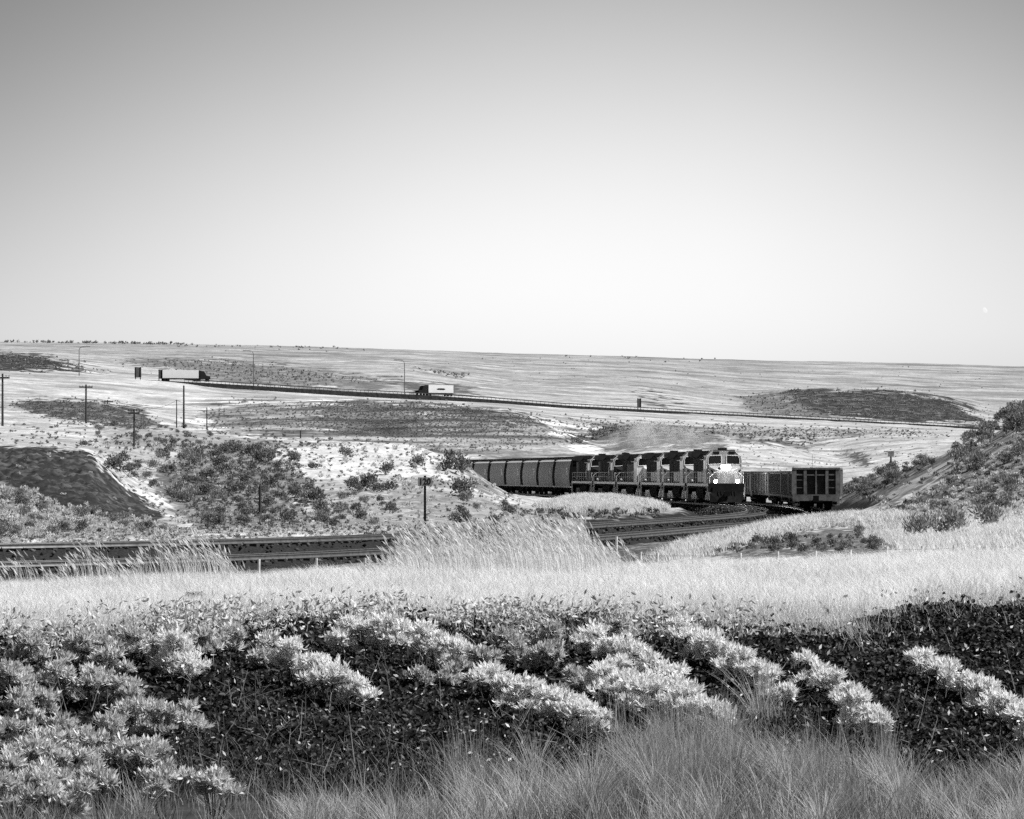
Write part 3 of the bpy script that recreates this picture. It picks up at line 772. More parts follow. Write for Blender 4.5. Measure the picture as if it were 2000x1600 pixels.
def gondola(h=2.62):
    root = empty("gondola_wagon")
    z0, z1 = 1.0, h + .25; L = 7.4
    m = MB()
    m.box(-L, L, -1.5, 1.5, z0, z0 + .14)
    for s in (-1, 1):
        m.box(-L, L, s*1.52 - .04, s*1.52 + .04, z0 + .143, z1)
    b = m.build("side_panel", M["gon"], root)
    m = MB()
    for s in (-1, 1):
        for x in np.linspace(-L + .12, L - .12, 11): m.box(x - .08, x + .08, s*1.60 - .037, s*1.60 + .037, z0, z1 - .1)
        m.box(-L, L, s*1.59 - .06, s*1.59 + .06, z1 + .003, z1 + .12); m.box(-L, L, s*1.58 - .015, s*1.58 + .015, z0 - .18, z0 - .003)
    m.build("side_rib", M["gonend"], root)
    for e in (-1, 1):
        m = MB(); m.box(e*L - .05, e*L + .05, -1.47, 1.47, z0 + .143, z1); en = m.build("end_panel", M["gonpanel"], root)
        m = MB(); x0, x1 = (L + .053, L + .17) if e > 0 else (-L - .17, -L - .053)
        for y, w in ((-1.5, .16), (-.74, .10), (0, .045), (.74, .10), (1.5, .16)): m.box(x0, x1, y - w, y + w, z0 + .16, z1)
        for zz, hh in ((z1 - .36, .05), (z1 - .72, .025), (z0 + .62, .025)):
            for ya, yb in ((-1.33, -.85), (.85, 1.33)): m.box(x0, x1 - .03, ya, yb, zz - hh, zz + hh)
        m.box(x0, x1 - .02, -.63, -.05, z1 - .42, z1 - .34); m.box(x0, x1 - .02, .05, .63, z1 - .42, z1 - .34)
        m.box(x0, x1 + .02, -1.62, 1.62, z1 + .003, z1 + .13); m.box(x0, x1 + .03, -1.6, 1.6, z0 - .28, z0 + .155)
        m.build("end_frame", M["gonend"], en)
        m = MB(); m.tube((e*(L + .1), 0, .88), (e*(L + .75), 0, .88), .15); m.box(e*(L + .65) - .16, e*(L + .65) + .16, -.2, .2, .68, 1.08)
        m.box(e*(L + .12) - .1, e*(L + .12) + .1, -.45, .45, .62, .75); m.build("coupler", M["black"], root)
        for y in (-1.35, 1.35):
            m = MB()
            for zz in (.42, .68): m.box(e*L - .2, e*L + .2, y - .22, y + .22, zz, zz + .04)
            for y2 in (-.22, .22): m.tube((e*L, y + y2, .42), (e*L, y + y2, 1.0), .025)
            m.build("step", M["gonend"], root)
    m = MB(); m.box(-L, L, -.35, .35, .7, .99); m.box(-2, 2, -1.2, 1.2, .6, .85); m.build("underframe", M["black"], root)
    for x in (-5.4, 5.4): bogie(root, x, 2, 1.7, M["black"], .44, .98)
    return root
gp = gondola()
GL = ["parked open wagon with framed end panels at the near end of the siding",
      "mottled open wagon coupled behind the one with the framed end", "third scuffed open wagon along the siding",
      "fourth open wagon, half hidden by the lit engine", "fifth open wagon on the siding, mostly behind the lit engine", "sixth open wagon on the siding, deep behind the engines", "seventh and last open wagon on the siding"]
sg = P2.s_of_y(280)
for i, lab in enumerate(GL):
    r = gp if i == 0 else copy_tree(gp)
    tag(r, lab, "wagon", "wagons parked on the siding")
    place(r, P2, sg + 7.5 + 16.2 * i, 5.4)
    if i == 0: r.rotation_euler.z -= math.radians(1.5)
    else: r.scale = (1, 1, .93)

# ------------------------------------------------------------------ milepost, poles, posts, signs
def textmesh(s, size, m, parent, loc, name="numerals", depth=.006):
    cu = bpy.data.curves.new("t", 'FONT'); cu.body = s; cu.size = size; cu.align_x = 'CENTER'; cu.align_y = 'CENTER'
    cu.extrude = depth; cu.offset = size * .022
    o = bpy.data.objects.new("t", cu); COL.objects.link(o)
    dg = bpy.context.evaluated_depsgraph_get(); me = bpy.data.meshes.new_from_object(o.evaluated_get(dg))
    bpy.data.objects.remove(o)
    r = bpy.data.objects.new(name, me); me.materials.clear(); me.materials.append(m); COL.objects.link(r)
    r.parent = parent; r.location = loc; r.rotation_euler = (math.radians(90), 0, 0)
    return r
Ym = 187.0; Xm = (830 - 1000) / F * Ym; zm = float(gz(Xm, Ym)); ztop = zr(929, Ym)
o = empty("milepost", (Xm, Ym, zm)); tag(o, "railway milepost with the number 120 on a dark post beside the track", "milepost")
h = ztop - zm
m = MB(); m.box(-.055, .055, -.05, .05, -.3, h); m.build("post", M["ink"], o)
k = Ym / F
m = MB(); m.box(-13.5 * k, 13.5 * k, -.078, -.052, h - 20.0 * k, h - 3.8 * k); pl = m.build("plate", M["sign"], o)
m = MB(); m.box(-13.9*k, 13.9*k, -.05, -.046, h - 20.4*k, h - 3.4*k); m.build("plate_rim", M["ink"], pl)
tx = textmesh("120", 17 * k, M["ink"], pl, (0, -.084, h - 11.9 * k)); tx.scale = (.92, 1.0, 1)

WAVE = []
def utility_pole(px, ptop, pbase, arm, label, dist=None, r=.13, armz=.5):
    b = stand(px, pbase) if dist is None else None
    if b is None:
        X = (px - 1000) / F * dist; b = Vector((X, dist, float(gz(X, dist))))
    h = zr(ptop, b.y) - b.z
    o = empty("utility_pole", b); tag(o, label, "utility pole", "utility poles across the scrub slope")
    m = MB(); m.tube((0, 0, -.5), (0, 0, h), r, 8, r * .75); m.build("pole", M["wood"], o)
    if arm:
        w = arm * b.y / F; q_ = .06 + .00012 * b.y * .6
        m = MB(); m.box(-w, w, -.2, -.09, h - armz - q_, h - armz + q_); m.build("crossarm", M["wood"], o)
        for q in (-.92, -.5, .5, .92):
            m = MB(); m.tube((w*q, -.14, h - armz + .12), (w*q, -.14, h - armz + .36), .045, 6, .03); m.build("insulator", M["steel"], o)
    return b + Vector((0, 0, h))
utility_pole(5, 730, 832, 14, "tall crossarm pole at the edge of the view above the dark cut bank", r=.15)
p1 = utility_pole(168, 751, 792, 13, "crossarm pole rising in front of the dark sage slope", dist=760, r=.2)
utility_pole(210, 781, 794, 11, "tiny far crossarm pole on the dark sage slope", dist=1010, r=.15)
p2 = utility_pole(262, 800, 872, 11, "pole with low crossarm standing in the shrubs below the dark slope", r=.09, armz=.3)
p3 = utility_pole(345, 781, 836, 0, "thin bare pole just beside the thick one", r=.12)
utility_pole(359, 753, 837, 0, "thick bare pole, tallest on the scrub slope", r=.2)
p4 = utility_pole(404, 796, 839, 0, "short bare pole with a dark shrub at its foot", r=.13)
utility_pole(587, 841, 856, 0, "stubby dark post below the textured hill", r=.16)
utility_pole(508, 948, 1006, 0, "dark bare post among the sagebrush near the track", r=.09)
for a, b, lab in ((p2, p3, "slack wire from the low crossarm pole to the thin bare pole"), (p3, p4, "slack wire from the thin bare pole to the short pole")):
    pts = []
    for q in np.linspace(0, 1, 13):
        c = a.lerp(b, float(q)); c.z -= 4 * q * (1 - q) * .5; pts.append(c)
    m = MB(); m.path(pts, .03, 4); tag(m.build("overhead_wire", M["wire"], None), lab, "wire")
# sign on a dark post by the far slope
b = stand(1740, 912); k = b.y / F
o = empty("trackside_sign", b); tag(o, "small grey sign plate on a dark post above the brush beyond the wagons", "sign")
m = MB(); m.box(-1.6*k, 1.6*k, -.04, .04, 0, 26*k); m.build("post", M["ink"], o)
m = MB(); m.box(-6*k, 6*k, -.09, -.043, 20*k, 31*k); m.build("plate", M["gonend"], o)
m = MB(); m.box(-14*k, -6.1*k, -.07, -.045, 29*k, 31*k); m.build("arm", M["gonend"], o)
# thin whip aerial behind the wagon
b = Vector(((1587 - 1000) / F * 420, 420, float(gz((1587 - 1000) / F * 420, 420))))
o = MB().tube((0, 0, 0), (0, 0, zr(888, 420) - b.z), .025, 5, .015).build("thin_mast", M["lamp"]); o.location = b
tag(o, "very thin upright mast rising behind the framed wagon end", "mast")
# wire fence along the far brow of the grass
fence = empty("wire_fence", W(1000, 1100, 80)); tag(fence, "low wire fence with short pale posts along the brow of the grass", "fence")
prev = None
inv = Vector(fence.location)
for px, top, bot in ((505, 1092, 1118), (617, 1090, 1112), (712, 1090, 1108), (1203, 1048, 1100), (1250, 1078, 1100), (1283, 1080, 1105), (1445, 1080, 1096), (1518, 1077, 1097), (1592, 1076, 1096), (1660, 1076, 1094), (1731, 1073, 1093), (1800, 1073, 1093), (1862, 1071, 1090)):
    Y = 80.0; X = (px - 1000) / F * Y; z = float(gz(X, Y)); zt = max(zr(top, Y), z + .22)
    MB().tube((X - inv.x, Y - inv.y, z - .2 - inv.z), (X - inv.x + .01, Y - inv.y, zt - inv.z), .028, 6).build("post", M["post"], fence)
    c = (X - inv.x, Y - inv.y, zt - .06 - inv.z)
    if prev: MB().tube(prev, c, .004, 4).build("wire", M["wire"], fence)
    prev = c

# ------------------------------------------------------------------ highway with guardrail, lamps, lorries
HW = [(-900, 1436, 725), (0, 1464, 731), (300, 1476, 743), (400, 1483, 748), (450, 1487, 751), (700, 1520, 766), (825, 1538, 772), (950, 1557, 780), (1100, 1581, 792), (1400, 1653, 808), (1900, 1780, 834), (2900, 2076, 880)]
ha = np.array(HW)
def hw(px, dpy=0.0, dy=0.0):
    Y = float(np.interp(px, ha[:, 0], ha[:, 1])); py = float(np.interp(px, ha[:, 0], ha[:, 2]))
    v = W(px, py + dpy, Y); v.y += dy; return v
N = 160; pxs = np.linspace(-900, 2900, N); Vv = []
for px in pxs:
    a = hw(px); d = 5.0
    Vv += [(a.x, a.y - 3.5, a.z - d), (a.x, a.y - .6, a.z + .02), (a.x, a.y, a.z + .05), (a.x, a.y + 13, a.z + .1), (a.x, a.y + 15, a.z - 3)]
i = np.arange(N - 1)[:, None]; j = np.arange(4)[None]
q = np.stack([i*5+j, (i+1)*5+j, (i+1)*5+j+1, i*5+j+1], -1).reshape(-1, 4)
tag(mesh_np("highway", Vv, q, M["shadefill"]), kind="structure")  # embankment side near-black, its shade put into the fill colour
gr = empty("guardrail", hw(1000)); tag(gr, "long dark steel guardrail along the highway embankment", "guardrail")
o0 = gr.location.copy(); mbp = MB(); mbb = MB(); prev = None
for px in np.arange(360, 1990, 4.0):
    a = hw(px) - o0; a.z += .03
    if int(px) % 8 == 0: mbp.box(a.x - .06, a.x + .06, a.y - .05, a.y + .05, a.z, a.z + .85)
    c = Vector((a.x, a.y, a.z + .78))
    if prev:
        mbb.add([(prev.x, prev.y - .08, prev.z - .17), (c.x, c.y - .08, c.z - .17), (c.x, c.y - .08, c.z + .17), (prev.x, prev.y - .08, prev.z + .17),
                 (prev.x, prev.y + .02, prev.z - .17), (c.x, c.y + .02, c.z - .17), (c.x, c.y + .02, c.z + .17), (prev.x, prev.y + .02, prev.z + .17)],
                [(0,1,2,3),(4,7,6,5),(3,2,6,7),(0,4,5,1)])
    prev = c
mbb.build("beam", M["steel"], gr); pp = mbp.build("posts", M["steel"], gr); pp["kind"] = "stuff"
def street_lamp(px, top, dirn, label):
    b = hw(px, dy=15.0); zt = zr(top, b.y); h = zt - b.z
    o = empty("street_lamp", b); tag(o, label, "street lamp", "lamps along the highway")
    m = MB(); m.tube((0, 0, -.5), (0, 0, h - 1.3), .17, 8, .13); m.path([(0, 0, h - 1.3), (dirn*.25, 0, h - .6), (dirn*.8, 0, h - .15), (dirn*1.8, 0, h), (dirn*3.2, 0, h)], .11, 6); m.build("mast", M["lamp"], o)
    m = MB(); m.box(min(dirn*2.9, dirn*3.9), max(dirn*2.9, dirn*3.9), -.2, .2, h - .14, h + .1); m.build("lamp_head", M["lamp"], o)
street_lamp(146, 677, 1, "curved lamp standing over the far dark mound, arm pointing along the road")
street_lamp(490, 685, -1, "tallest looking curved lamp, beyond the road just past the white lorry")
street_lamp(788, 703, -1, "curved lamp over the road, close to the moving box lorry")

def lorry(px, rightward, box_len, label, dark_mark):
    a = hw(px - 4); b = hw(px + 4); d = (b - a); yaw = math.atan2(d.y, d.x) + (0 if rightward else math.pi)
    c = hw(px, dy=4.0); c.z += .1
    o = empty("lorry", c, yaw); tag(o, label, "lorry")
    L = box_len
    m = MB(); m.box(-L/2, L/2, -1.3, 1.3, 1.2, 4.15); tr_ = m.build("trailer", M["white"], o)
    m = MB(); m.box(-L/2 - .03, -L/2 - .003, -1.25, 1.25, 1.25, 4.1); m.build("rear_door", M["gonpanel"], tr_)
    m = MB(); m.box(-L/2, L/2, -1.25, 1.25, 1.0, 1.19); m.box(-L/2 + 1, L/2, -.5, .5, .75, .99); m.build("chassis", M["black"], o)
    x = L/2 + .6
    m = MB(); m.prism([(x, .9), (x + 3.9, .9), (x + 3.9, 1.95), (x + 2.4, 2.2), (x + 1.9, 3.1), (x + 1.5, 3.75), (x, 3.95)], -1.2, 1.2, 'y'); cb = m.build("cab", M["dark"], o)
    m = MB(); m.box(x + 1.0, x + 1.75, -1.215, -1.2, 2.3, 3.0); m.box(x + 1.0, x + 1.75, 1.2, 1.215, 2.3, 3.0); m.build("window", M["glass"], cb)
    for s in (-1, 1):
        m = MB(); m.tube((x - .25, s*1.1, 1.0), (x - .25, s*1.1, 4.2), .09); m.build("exhaust_stack", M["steel"], cb)
    for xx in (-L/2 + .9, -L/2 + 2.2, L/2 - .9, L/2 + .4, x + 3.0):
        for s in (-1, 1): MB().tube((xx, s*1.0, .5), (xx, s*1.25, .5), .5, 14).build("wheel", M["black"], o)
    if dark_mark:
        m = MB()
        for s in (-1, 1): m.prism([(-2.2, 2.6), (-1.2, 2.25), (1.6, 2.3), (2.3, 2.65), (1.2, 2.95), (-1.4, 2.95)], s*1.31 - .006, s*1.31 + .006, 'y')
        m.build("logo", M["dark"], tr_)
lorry(349, True, 13.6, "white trailer lorry with a dark cab heading down the highway", False)
lorry(857, False, 11.8, "box lorry with a dark logo smudge, climbing the highway by a lamp", True)
def road_sign(px, top, w, label, dy=13.0):
    b = hw(px, dy=dy); k = b.y / F; h = zr(top, b.y) - b.z
    o = empty("road_sign", b); tag(o, label, "road sign", "road signs beside the highway")
    for s in (-1, 1): MB().box(s*w*k*.72 - .16, s*w*k*.72 + .16, -.05, .05, -.6, h).build("post", M["steel"], o)
    MB().box(-w*k, w*k, .06, .1, h*.22, h - .1).build("panel", M["gonend"], o)
road_sign(263, 717, 6.5, "dark two post road sign standing behind the white lorry")
road_sign(309, 722, 4.0, "narrow dark road sign at the tail of the white lorry", dy=9.5)
road_sign(1250.5, 778, 4.0, "tiny two post road sign below the dark gully")

# half moon, pale in the day sky, its sunlit part given by emission
m = MB(); R = 27.0; D = 40000.0
c = W(1924, 606, D)
vs, fs = [], []
for a in range(13):
    th = math.pi * a / 12
    for b_ in range(9):
        ph = math.pi * b_ / 8
        vs.append((c.x + R*math.sin(th)*math.cos(ph) * .8 - R*math.cos(th)*.3, c.y - R*math.sin(th)*math.sin(ph), c.z + R*math.cos(th)))
for a in range(12):
    for b_ in range(8): fs.append((a*9+b_, a*9+b_+1, (a+1)*9+b_+1, (a+1)*9+b_))
m.add(vs, fs)
mo = m.build("moon", mat("moon_emission", .02, .9, emit=.5, nscale=.02), None, True); tag(mo, "faint pale half moon low in the bright sky", "moon")

# ------------------------------------------------------------------ vegetation
def diamonds(c, axis, length, width, side):
    """leaf: pointed quad folded a little along its midrib"""
    a = axis * (length[:, None] / 2); s = side * (width[:, None] / 2)
    V = np.stack([c - a, c + s - a * .1, c + a, c - s - a * .1], 1).reshape(-1, 3)
    return V, np.arange(len(c) * 4).reshape(-1, 4)
def ovals(c, axis, length, width, side):
    """leaf: pointed oval of two quads folded along the midrib"""
    a = axis * (length[:, None] / 2); s = side * (width[:, None] / 2); up = np.cross(axis, side) * (width[:, None] * .18)
    V = np.stack([c - a, c + s * .8 - a * .4 + up, c + s * .85 + a * .2 + up, c + a, c - s * .85 + a * .2 + up, c - s * .8 - a * .4 + up], 1).reshape(-1, 3)
    b = np.arange(len(c))[:, None, None] * 6
    return V, (b + np.array([[0, 1, 2, 3], [0, 3, 4, 5]])[None]).reshape(-1, 4)
def unit(v): return v / (np.linalg.norm(v, axis=-1, keepdims=True) + 1e-9)
def rand_dirs(n, r, up=0.0):
    v = r.normal(size=(n, 3)); v[:, 2] += up
    return unit(v)

def bush_geo(seed, n, w, h, leaf, lw, lobes=7, up=.6):
    r = np.random.default_rng(seed)
    lc = np.stack([r.uniform(-.62, .62, lobes) * w / 2, r.uniform(-.62, .62, lobes) * w / 2, r.uniform(.35, .78, lobes) * h], 1)
    lr = r.uniform(.22, .42, lobes) * min(w, h)
    k = r.integers(0, lobes, n); d = rand_dirs(n, r, .25); rad = lr[k] * r.uniform(.45, 1.12, n)
    c = lc[k] + d * rad[:, None] * np.array([1.15, 1.15, 1.0]); c[:, 2] = np.abs(c[:, 2])
    ax = unit(d * .8 + r.normal(0, .5, (n, 3)) + np.array([0, 0, up])); sd = unit(np.cross(ax, r.normal(size=(n, 3))))
    V, f = diamonds(c, ax, leaf * r.uniform(.6, 1.4, n), lw * r.uniform(.6, 1.4, n), sd)
    return V, f, np.repeat(r.random(n), 4)

MS = dict(
    sage=leafmat("sage_leaves", .18, .2, spread=1.2), farsage=leafmat("far_sage_leaves", .24, .2, spread=1.2), sage_pale=leafmat("pale_sage_leaves", .26, .2), twig=mat("twig_bark", .09, .9, nscale=20),
    pale=leafmat("sunlit_toned_leaves", .88, .42, spread=.35), mid=leafmat("dull_leaves", .66, .35, spread=.6), shadeleaf=leafmat("shade_toned_leaves", .020, .08, gloss=.012, spread=1.1),
    straw=leafmat("straw", .80, .42, spread=.5), seed=leafmat("seed_heads", .78, .35, spread=.4), tall=leafmat("tall_dull_grass", .40, .35, spread=.8), weed=leafmat("dry_weeds", .2, .2, spread=1.0),
)
MS["mid2"] = leafmat("paler_small_leaves", .6, .3, spread=.6)
def blades(x, y, z0, h, w, lean, r, seg=3, curve=.35):
    """curved grass blades as triangle strips"""
    n = len(x); az = r.uniform(0, 2 * np.pi, n); dirv = np.stack([np.cos(az), np.sin(az), np.zeros(n)], 1)
    off = dirv * (h * r.uniform(.05, curve, n))[:, None] + lean[None] * h[:, None]
    sd = np.stack([np.cos(az + 1.3), np.sin(az + 1.3) * .4, np.zeros(n)], 1); sd = unit(sd)
    P = []
    for k in range(seg):
        tt = k / seg; c = np.stack([x, y, z0 + h * tt * (1 - .12 * tt)], 1) + off * (tt ** 2)
        ww = (w * (1 - .75 * tt))[:, None] / 2
        P += [c - sd * ww, c + sd * ww]
    P.append(np.stack([x, y, z0 + h * .88], 1) + off)
    V = np.stack(P, 1); m = 2 * seg + 1
    fl = []
    for k in range(seg - 1): a = 2 * k; fl += [(a, a + 1, a + 3), (a, a + 3, a + 2)]
    fl.append((2 * seg - 2, 2 * seg - 1, 2 * seg))
    f = (np.arange(n)[:, None, None] * m + np.array(fl)[None]).reshape(-1, 3)
    return V.reshape(-1, 3), f, m, P[-1], unit(P[-1] - P[-3])

def stuff_grass(name, X, Y, h, w, matl, lean=(0, 0, 0), seed=1, curve=.35, seg=3, tintpow=1.0, dz=0.0, clump=0.0):
    r = np.random.default_rng(seed)
    V, f, m, tip, td = blades(X, Y, gz(X, Y) - .02 + dz, h, w, np.array(lean, float), r, seg, curve)
    o = mesh_np(name, V, f, matl, tint=np.repeat(np.clip(r.random(len(X)) ** tintpow + clump * (fbm(X * 2.1 + 5, Y * 1.3, 3) - .5), 0, 1.3), m)); tag(o, kind="stuff")
    return tip, td

def scatter_px(n, px0, px1, Y0, Y1, seed, dens=None):
    r = np.random.default_rng(seed); px = r.uniform(px0, px1, n); Y = np.sqrt(r.uniform(Y0 ** 2, Y1 ** 2, n)); X = (px - 1000) / F * Y
    if dens is not None:
        keep = r.random(n) < dens(px, Y, X); X, Y, px = X[keep], Y[keep], px[keep]
    return X, Y, px

EDGE_X = [-300, 0, 400, 800, 1300, 1480, 1580, 1640, 1700, 1780, 2000, 2300]
EDGE_Y = [49.6, 49.4, 50.2, 50.3, 50.2, 49.9, 49.3, 48.9, 49.4, 50.1, 50.4, 50.6]
def edge_at(px, X, Y): return np.interp(px, EDGE_X, EDGE_Y) + (fbm(X * .8 + 31, Y * .5 + 9, 4) - .5) * 4.0 + (fbm(X * 2.6 + 5, Y * 1.4 + 2, 3) - .5) * 3.4
# pale straw sward on the brow
def d_straw(px, Y, X):
    edge = edge_at(px, X, Y) - .5
    return np.clip((Y - edge) / 1.6 + .12 * vnoise(X * 3, Y * 2), .0, 1) ** 1.5 * (.35 + .65 * vnoise(X * 1.3 + 40, Y * .6))
X, Y, px = scatter_px(490000, -750, 2750, 45.5, 77, 21, d_straw)
r_ = np.random.default_rng(22); hh = r_.uniform(.08, .28, len(X)) * (.45 + 1.1 * fbm(X * 1.2, Y * .7, 3))
stuff_grass("straw_grass", X, Y, hh, np.full(len(X), .0065), MS["straw"], (-.06, 0, 0), 23, 1.25, clump=.5)

# tall seed-headed grass clumps standing against the track
def seed_grass(name, bands, n, h0, h1, seed):
    r = np.random.default_rng(seed); Xs, Ys, Hs = [], [], []
    for px0, px1, Y0, Y1, wgt, hs in bands:
        k = int(n * wgt); px = r.uniform(px0, px1, k); Y = r.uniform(Y0, Y1, k); X = (px - 1000) / F * Y
        px = px + r.normal(0, 16, k); X = (px - 1000) / F * Y
        keep = r.random(k) < np.clip(vnoise(X * 2.6 + seed, Y * .7) * 1.9 - .25, .06, 1); X, Y = X[keep], Y[keep]
        Xs.append(X); Ys.append(Y); pxk = X / Y * F + 1000; ed_ = np.clip(np.minimum(pxk - px0, px1 - pxk) / 80 + .35, .35, 1)
        Hs.append(r.uniform(h0, h1, len(X)) * hs * ed_ * np.where(r.random(len(X)) < .2, 1.12, 1))
    X, Y, H = map(np.concatenate, (Xs, Ys, Hs))
    tip, td = stuff_grass(name, X, Y, H, np.full(len(X), .009), MS["straw"], (-.16, 0, 0), seed + 1, .2, 3)
    n = len(tip); td = unit(td + np.array([-.35, 0, -.12]) + r.normal(0, .12, (n, 3))); L = r.uniform(.09, .19, n)
    sd = unit(np.cross(td, np.array([0, 1.0, 0])[None] + r.normal(0, .2, (n, 3))))
    V, f = diamonds(tip + td * (L * .35)[:, None], td, L, L * .14, sd)
    tag(mesh_np("seed_heads", V, f, MS["seed"], tint=np.repeat(r.random(n), 4)), kind="stuff")
seed_grass("tall_seed_grass", [(770, 1195, 66, 74, .55, 1.0), (720, 900, 66, 72, .05, .7), (980, 1205, 68, 73, .26, 1.05)], 5200, .42, 1.0, 31)
seed_grass("reed_grass", [(250, 470, 66, 73, .5, .95), (120, 250, 66, 72, .22, .95), (0, 110, 66, 72, .16, .85), (-250, 0, 66, 72, .12, .9), (1185, 1260, 68, 73, .05, .8)], 1000, .5, .95, 35)

# pale grass on the two low mounds beside the rails
def d_m1(px, Y, X): return np.clip(1.4 - np.abs(px - 1180) / 110 - np.abs(Y - 298) / 60, 0, 1)
X, Y, px = scatter_px(70000, 1040, 1310, 262, 335, 71, d_m1)
r_ = np.random.default_rng(72); stuff_grass("mound_grass", X, Y, r_.uniform(.25, .6, len(X)), np.full(len(X), .035), MS["straw"], (-.1, 0, 0), 73, .5, 2)
def d_m2(px, Y, X):
    ok = inpoly(px, YH - (gz(X, Y) - CAMZ) * F / Y, [(1240,1100),(1330,1060),(1500,1018),(1640,1003),(1780,1004),(1790,1040),(1640,1026),(1560,1040),(1440,1072),(1380,1090)])
    near = np.minimum(np.hypot(T2[::3, 0][None] - X[:, None], T2[::3, 1][None] - Y[:, None]).min(1), 99)
    return ok * (near > 3.4) * (.3 + .7 * vnoise(X * .9, Y * .2))
X, Y, px = scatter_px(60000, 1240, 1790, 95, 245, 74, d_m2)
r_ = np.random.default_rng(75); stuff_grass("mound_grass", X, Y, r_.uniform(.15, .42, len(X)), np.full(len(X), .026), MS["straw"], (-.1, 0, 0), 76, .6, 2)
def d_m3(px, Y, X): return (.15 + .85 * vnoise(X * .7, Y * .3)) * (Y > np.interp(px, [1700, 1760, 2300], [175, 150, 82]) - 60) * (Y > 84)
X, Y, px = scatter_px(60000, 1690, 2300, 84, 165, 77, d_m3)
r_ = np.random.default_rng(78); stuff_grass("slope_grass", X, Y, r_.uniform(.12, .35, len(X)), np.full(len(X), .018), MS["straw"], (-.1, 0, 0), 79, .6, 2)

# leaf cover of the shadowed bank, the shade put into its leaf colour
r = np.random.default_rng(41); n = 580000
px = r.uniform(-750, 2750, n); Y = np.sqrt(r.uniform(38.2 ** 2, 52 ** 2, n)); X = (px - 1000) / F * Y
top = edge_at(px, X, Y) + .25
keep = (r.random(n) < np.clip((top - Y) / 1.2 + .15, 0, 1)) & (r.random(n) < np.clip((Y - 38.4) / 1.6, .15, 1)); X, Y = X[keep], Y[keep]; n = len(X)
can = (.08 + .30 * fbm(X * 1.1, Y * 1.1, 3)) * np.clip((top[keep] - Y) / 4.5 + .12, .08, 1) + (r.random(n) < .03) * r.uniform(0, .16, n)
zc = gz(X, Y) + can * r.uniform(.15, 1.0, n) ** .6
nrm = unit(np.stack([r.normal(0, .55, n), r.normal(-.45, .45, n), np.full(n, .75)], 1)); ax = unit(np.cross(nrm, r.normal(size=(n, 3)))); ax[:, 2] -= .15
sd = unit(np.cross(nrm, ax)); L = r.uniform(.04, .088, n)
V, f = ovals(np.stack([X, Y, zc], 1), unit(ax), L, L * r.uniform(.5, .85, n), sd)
o = mesh_np("shade_toned_creeper", V, f, MS["shadeleaf"], tint=np.repeat(r.random(n) ** 2.2, 6)); tag(o, kind="stuff")
# a few paler young leaves through it
n = 3600; px = r.uniform(-750, 2750, n); Y = np.sqrt(r.uniform(39 ** 2, 50.2 ** 2, n)); X = (px - 1000) / F * Y
zc = gz(X, Y) + .08 + .32 * fbm(X * 1.1, Y * 1.1, 3); ax = rand_dirs(n, r, .3); L = r.uniform(.035, .08, n)
V, f = diamonds(np.stack([X, Y, zc], 1), ax, L, L * .45, unit(np.cross(ax, rand_dirs(n, r))))
tag(mesh_np("pale_creeper_leaves", V, f, MS["mid"], tint=np.repeat(r.random(n), 4)), kind="stuff")
n = 54000; px = r.uniform(-750, 1500, n); Y = np.interp(px, EDGE_X, EDGE_Y) + r.normal(-1.7, .75, n); X = (px - 1000) / F * Y
kp = r.random(n) < np.clip(fbm(X * 1.3 + 60, Y * .9, 3) * 2.2 - .75, .02, 1) * np.interp(px, [-250, 500, 900, 1100, 1500], [1, 1, .8, .4, .2]); X, Y = X[kp], Y[kp]; n = len(X)
zc = gz(X, Y) + .06 + r.uniform(.05, .34, n); ax = unit(rand_dirs(n, r, .5) + np.array([.2, -.1, 0])); L = r.uniform(.045, .095, n)
V, f = ovals(np.stack([X, Y, zc], 1), ax, L, L * .4, unit(np.cross(ax, rand_dirs(n, r))))
tag(mesh_np("pale_sprigs", V, f, MS["mid2"], tint=np.repeat(r.random(n), 6)), kind="stuff")
# straw blades straggling down through the upper bank
def d_str(px, Y, X):
    dlt = np.interp(px, EDGE_X, EDGE_Y) - Y
    return np.exp(-np.clip(dlt, 0, 9) / 1.3) * (dlt > -1.5) * np.clip(fbm(X * 1.7 + 77, Y * 1.1, 3) * 3.2 - 1.0, 0, 1)
X, Y, px = scatter_px(150000, -750, 2750, 44, 52, 91, d_str)
r_ = np.random.default_rng(92); stuff_grass("bank_straw", X, Y, r_.uniform(.12, .46, len(X)), np.full(len(X), .006), MS["straw"], (-.03, 0, 0), 93, .8, 3, 1.6, clump=.6)
# thin dry weed stems
def d_weed(px, Y, X): return np.clip((43.5 - Y) / 3.5, .05, 1) * np.clip(vnoise(X * 1.7 + 7, Y * 1.2) * 1.8 - .35, .04, 1)
X, Y, px = scatter_px(36000, -750, 2750, 37, 46, 43, d_weed)
r = np.random.default_rng(44); stuff_grass("dry_weeds", X, Y, r.uniform(.18, .55, len(X)), np.full(len(X), .006), MS["weed"], (.1, 0, 0), 45, .9, 3, clump=.8)

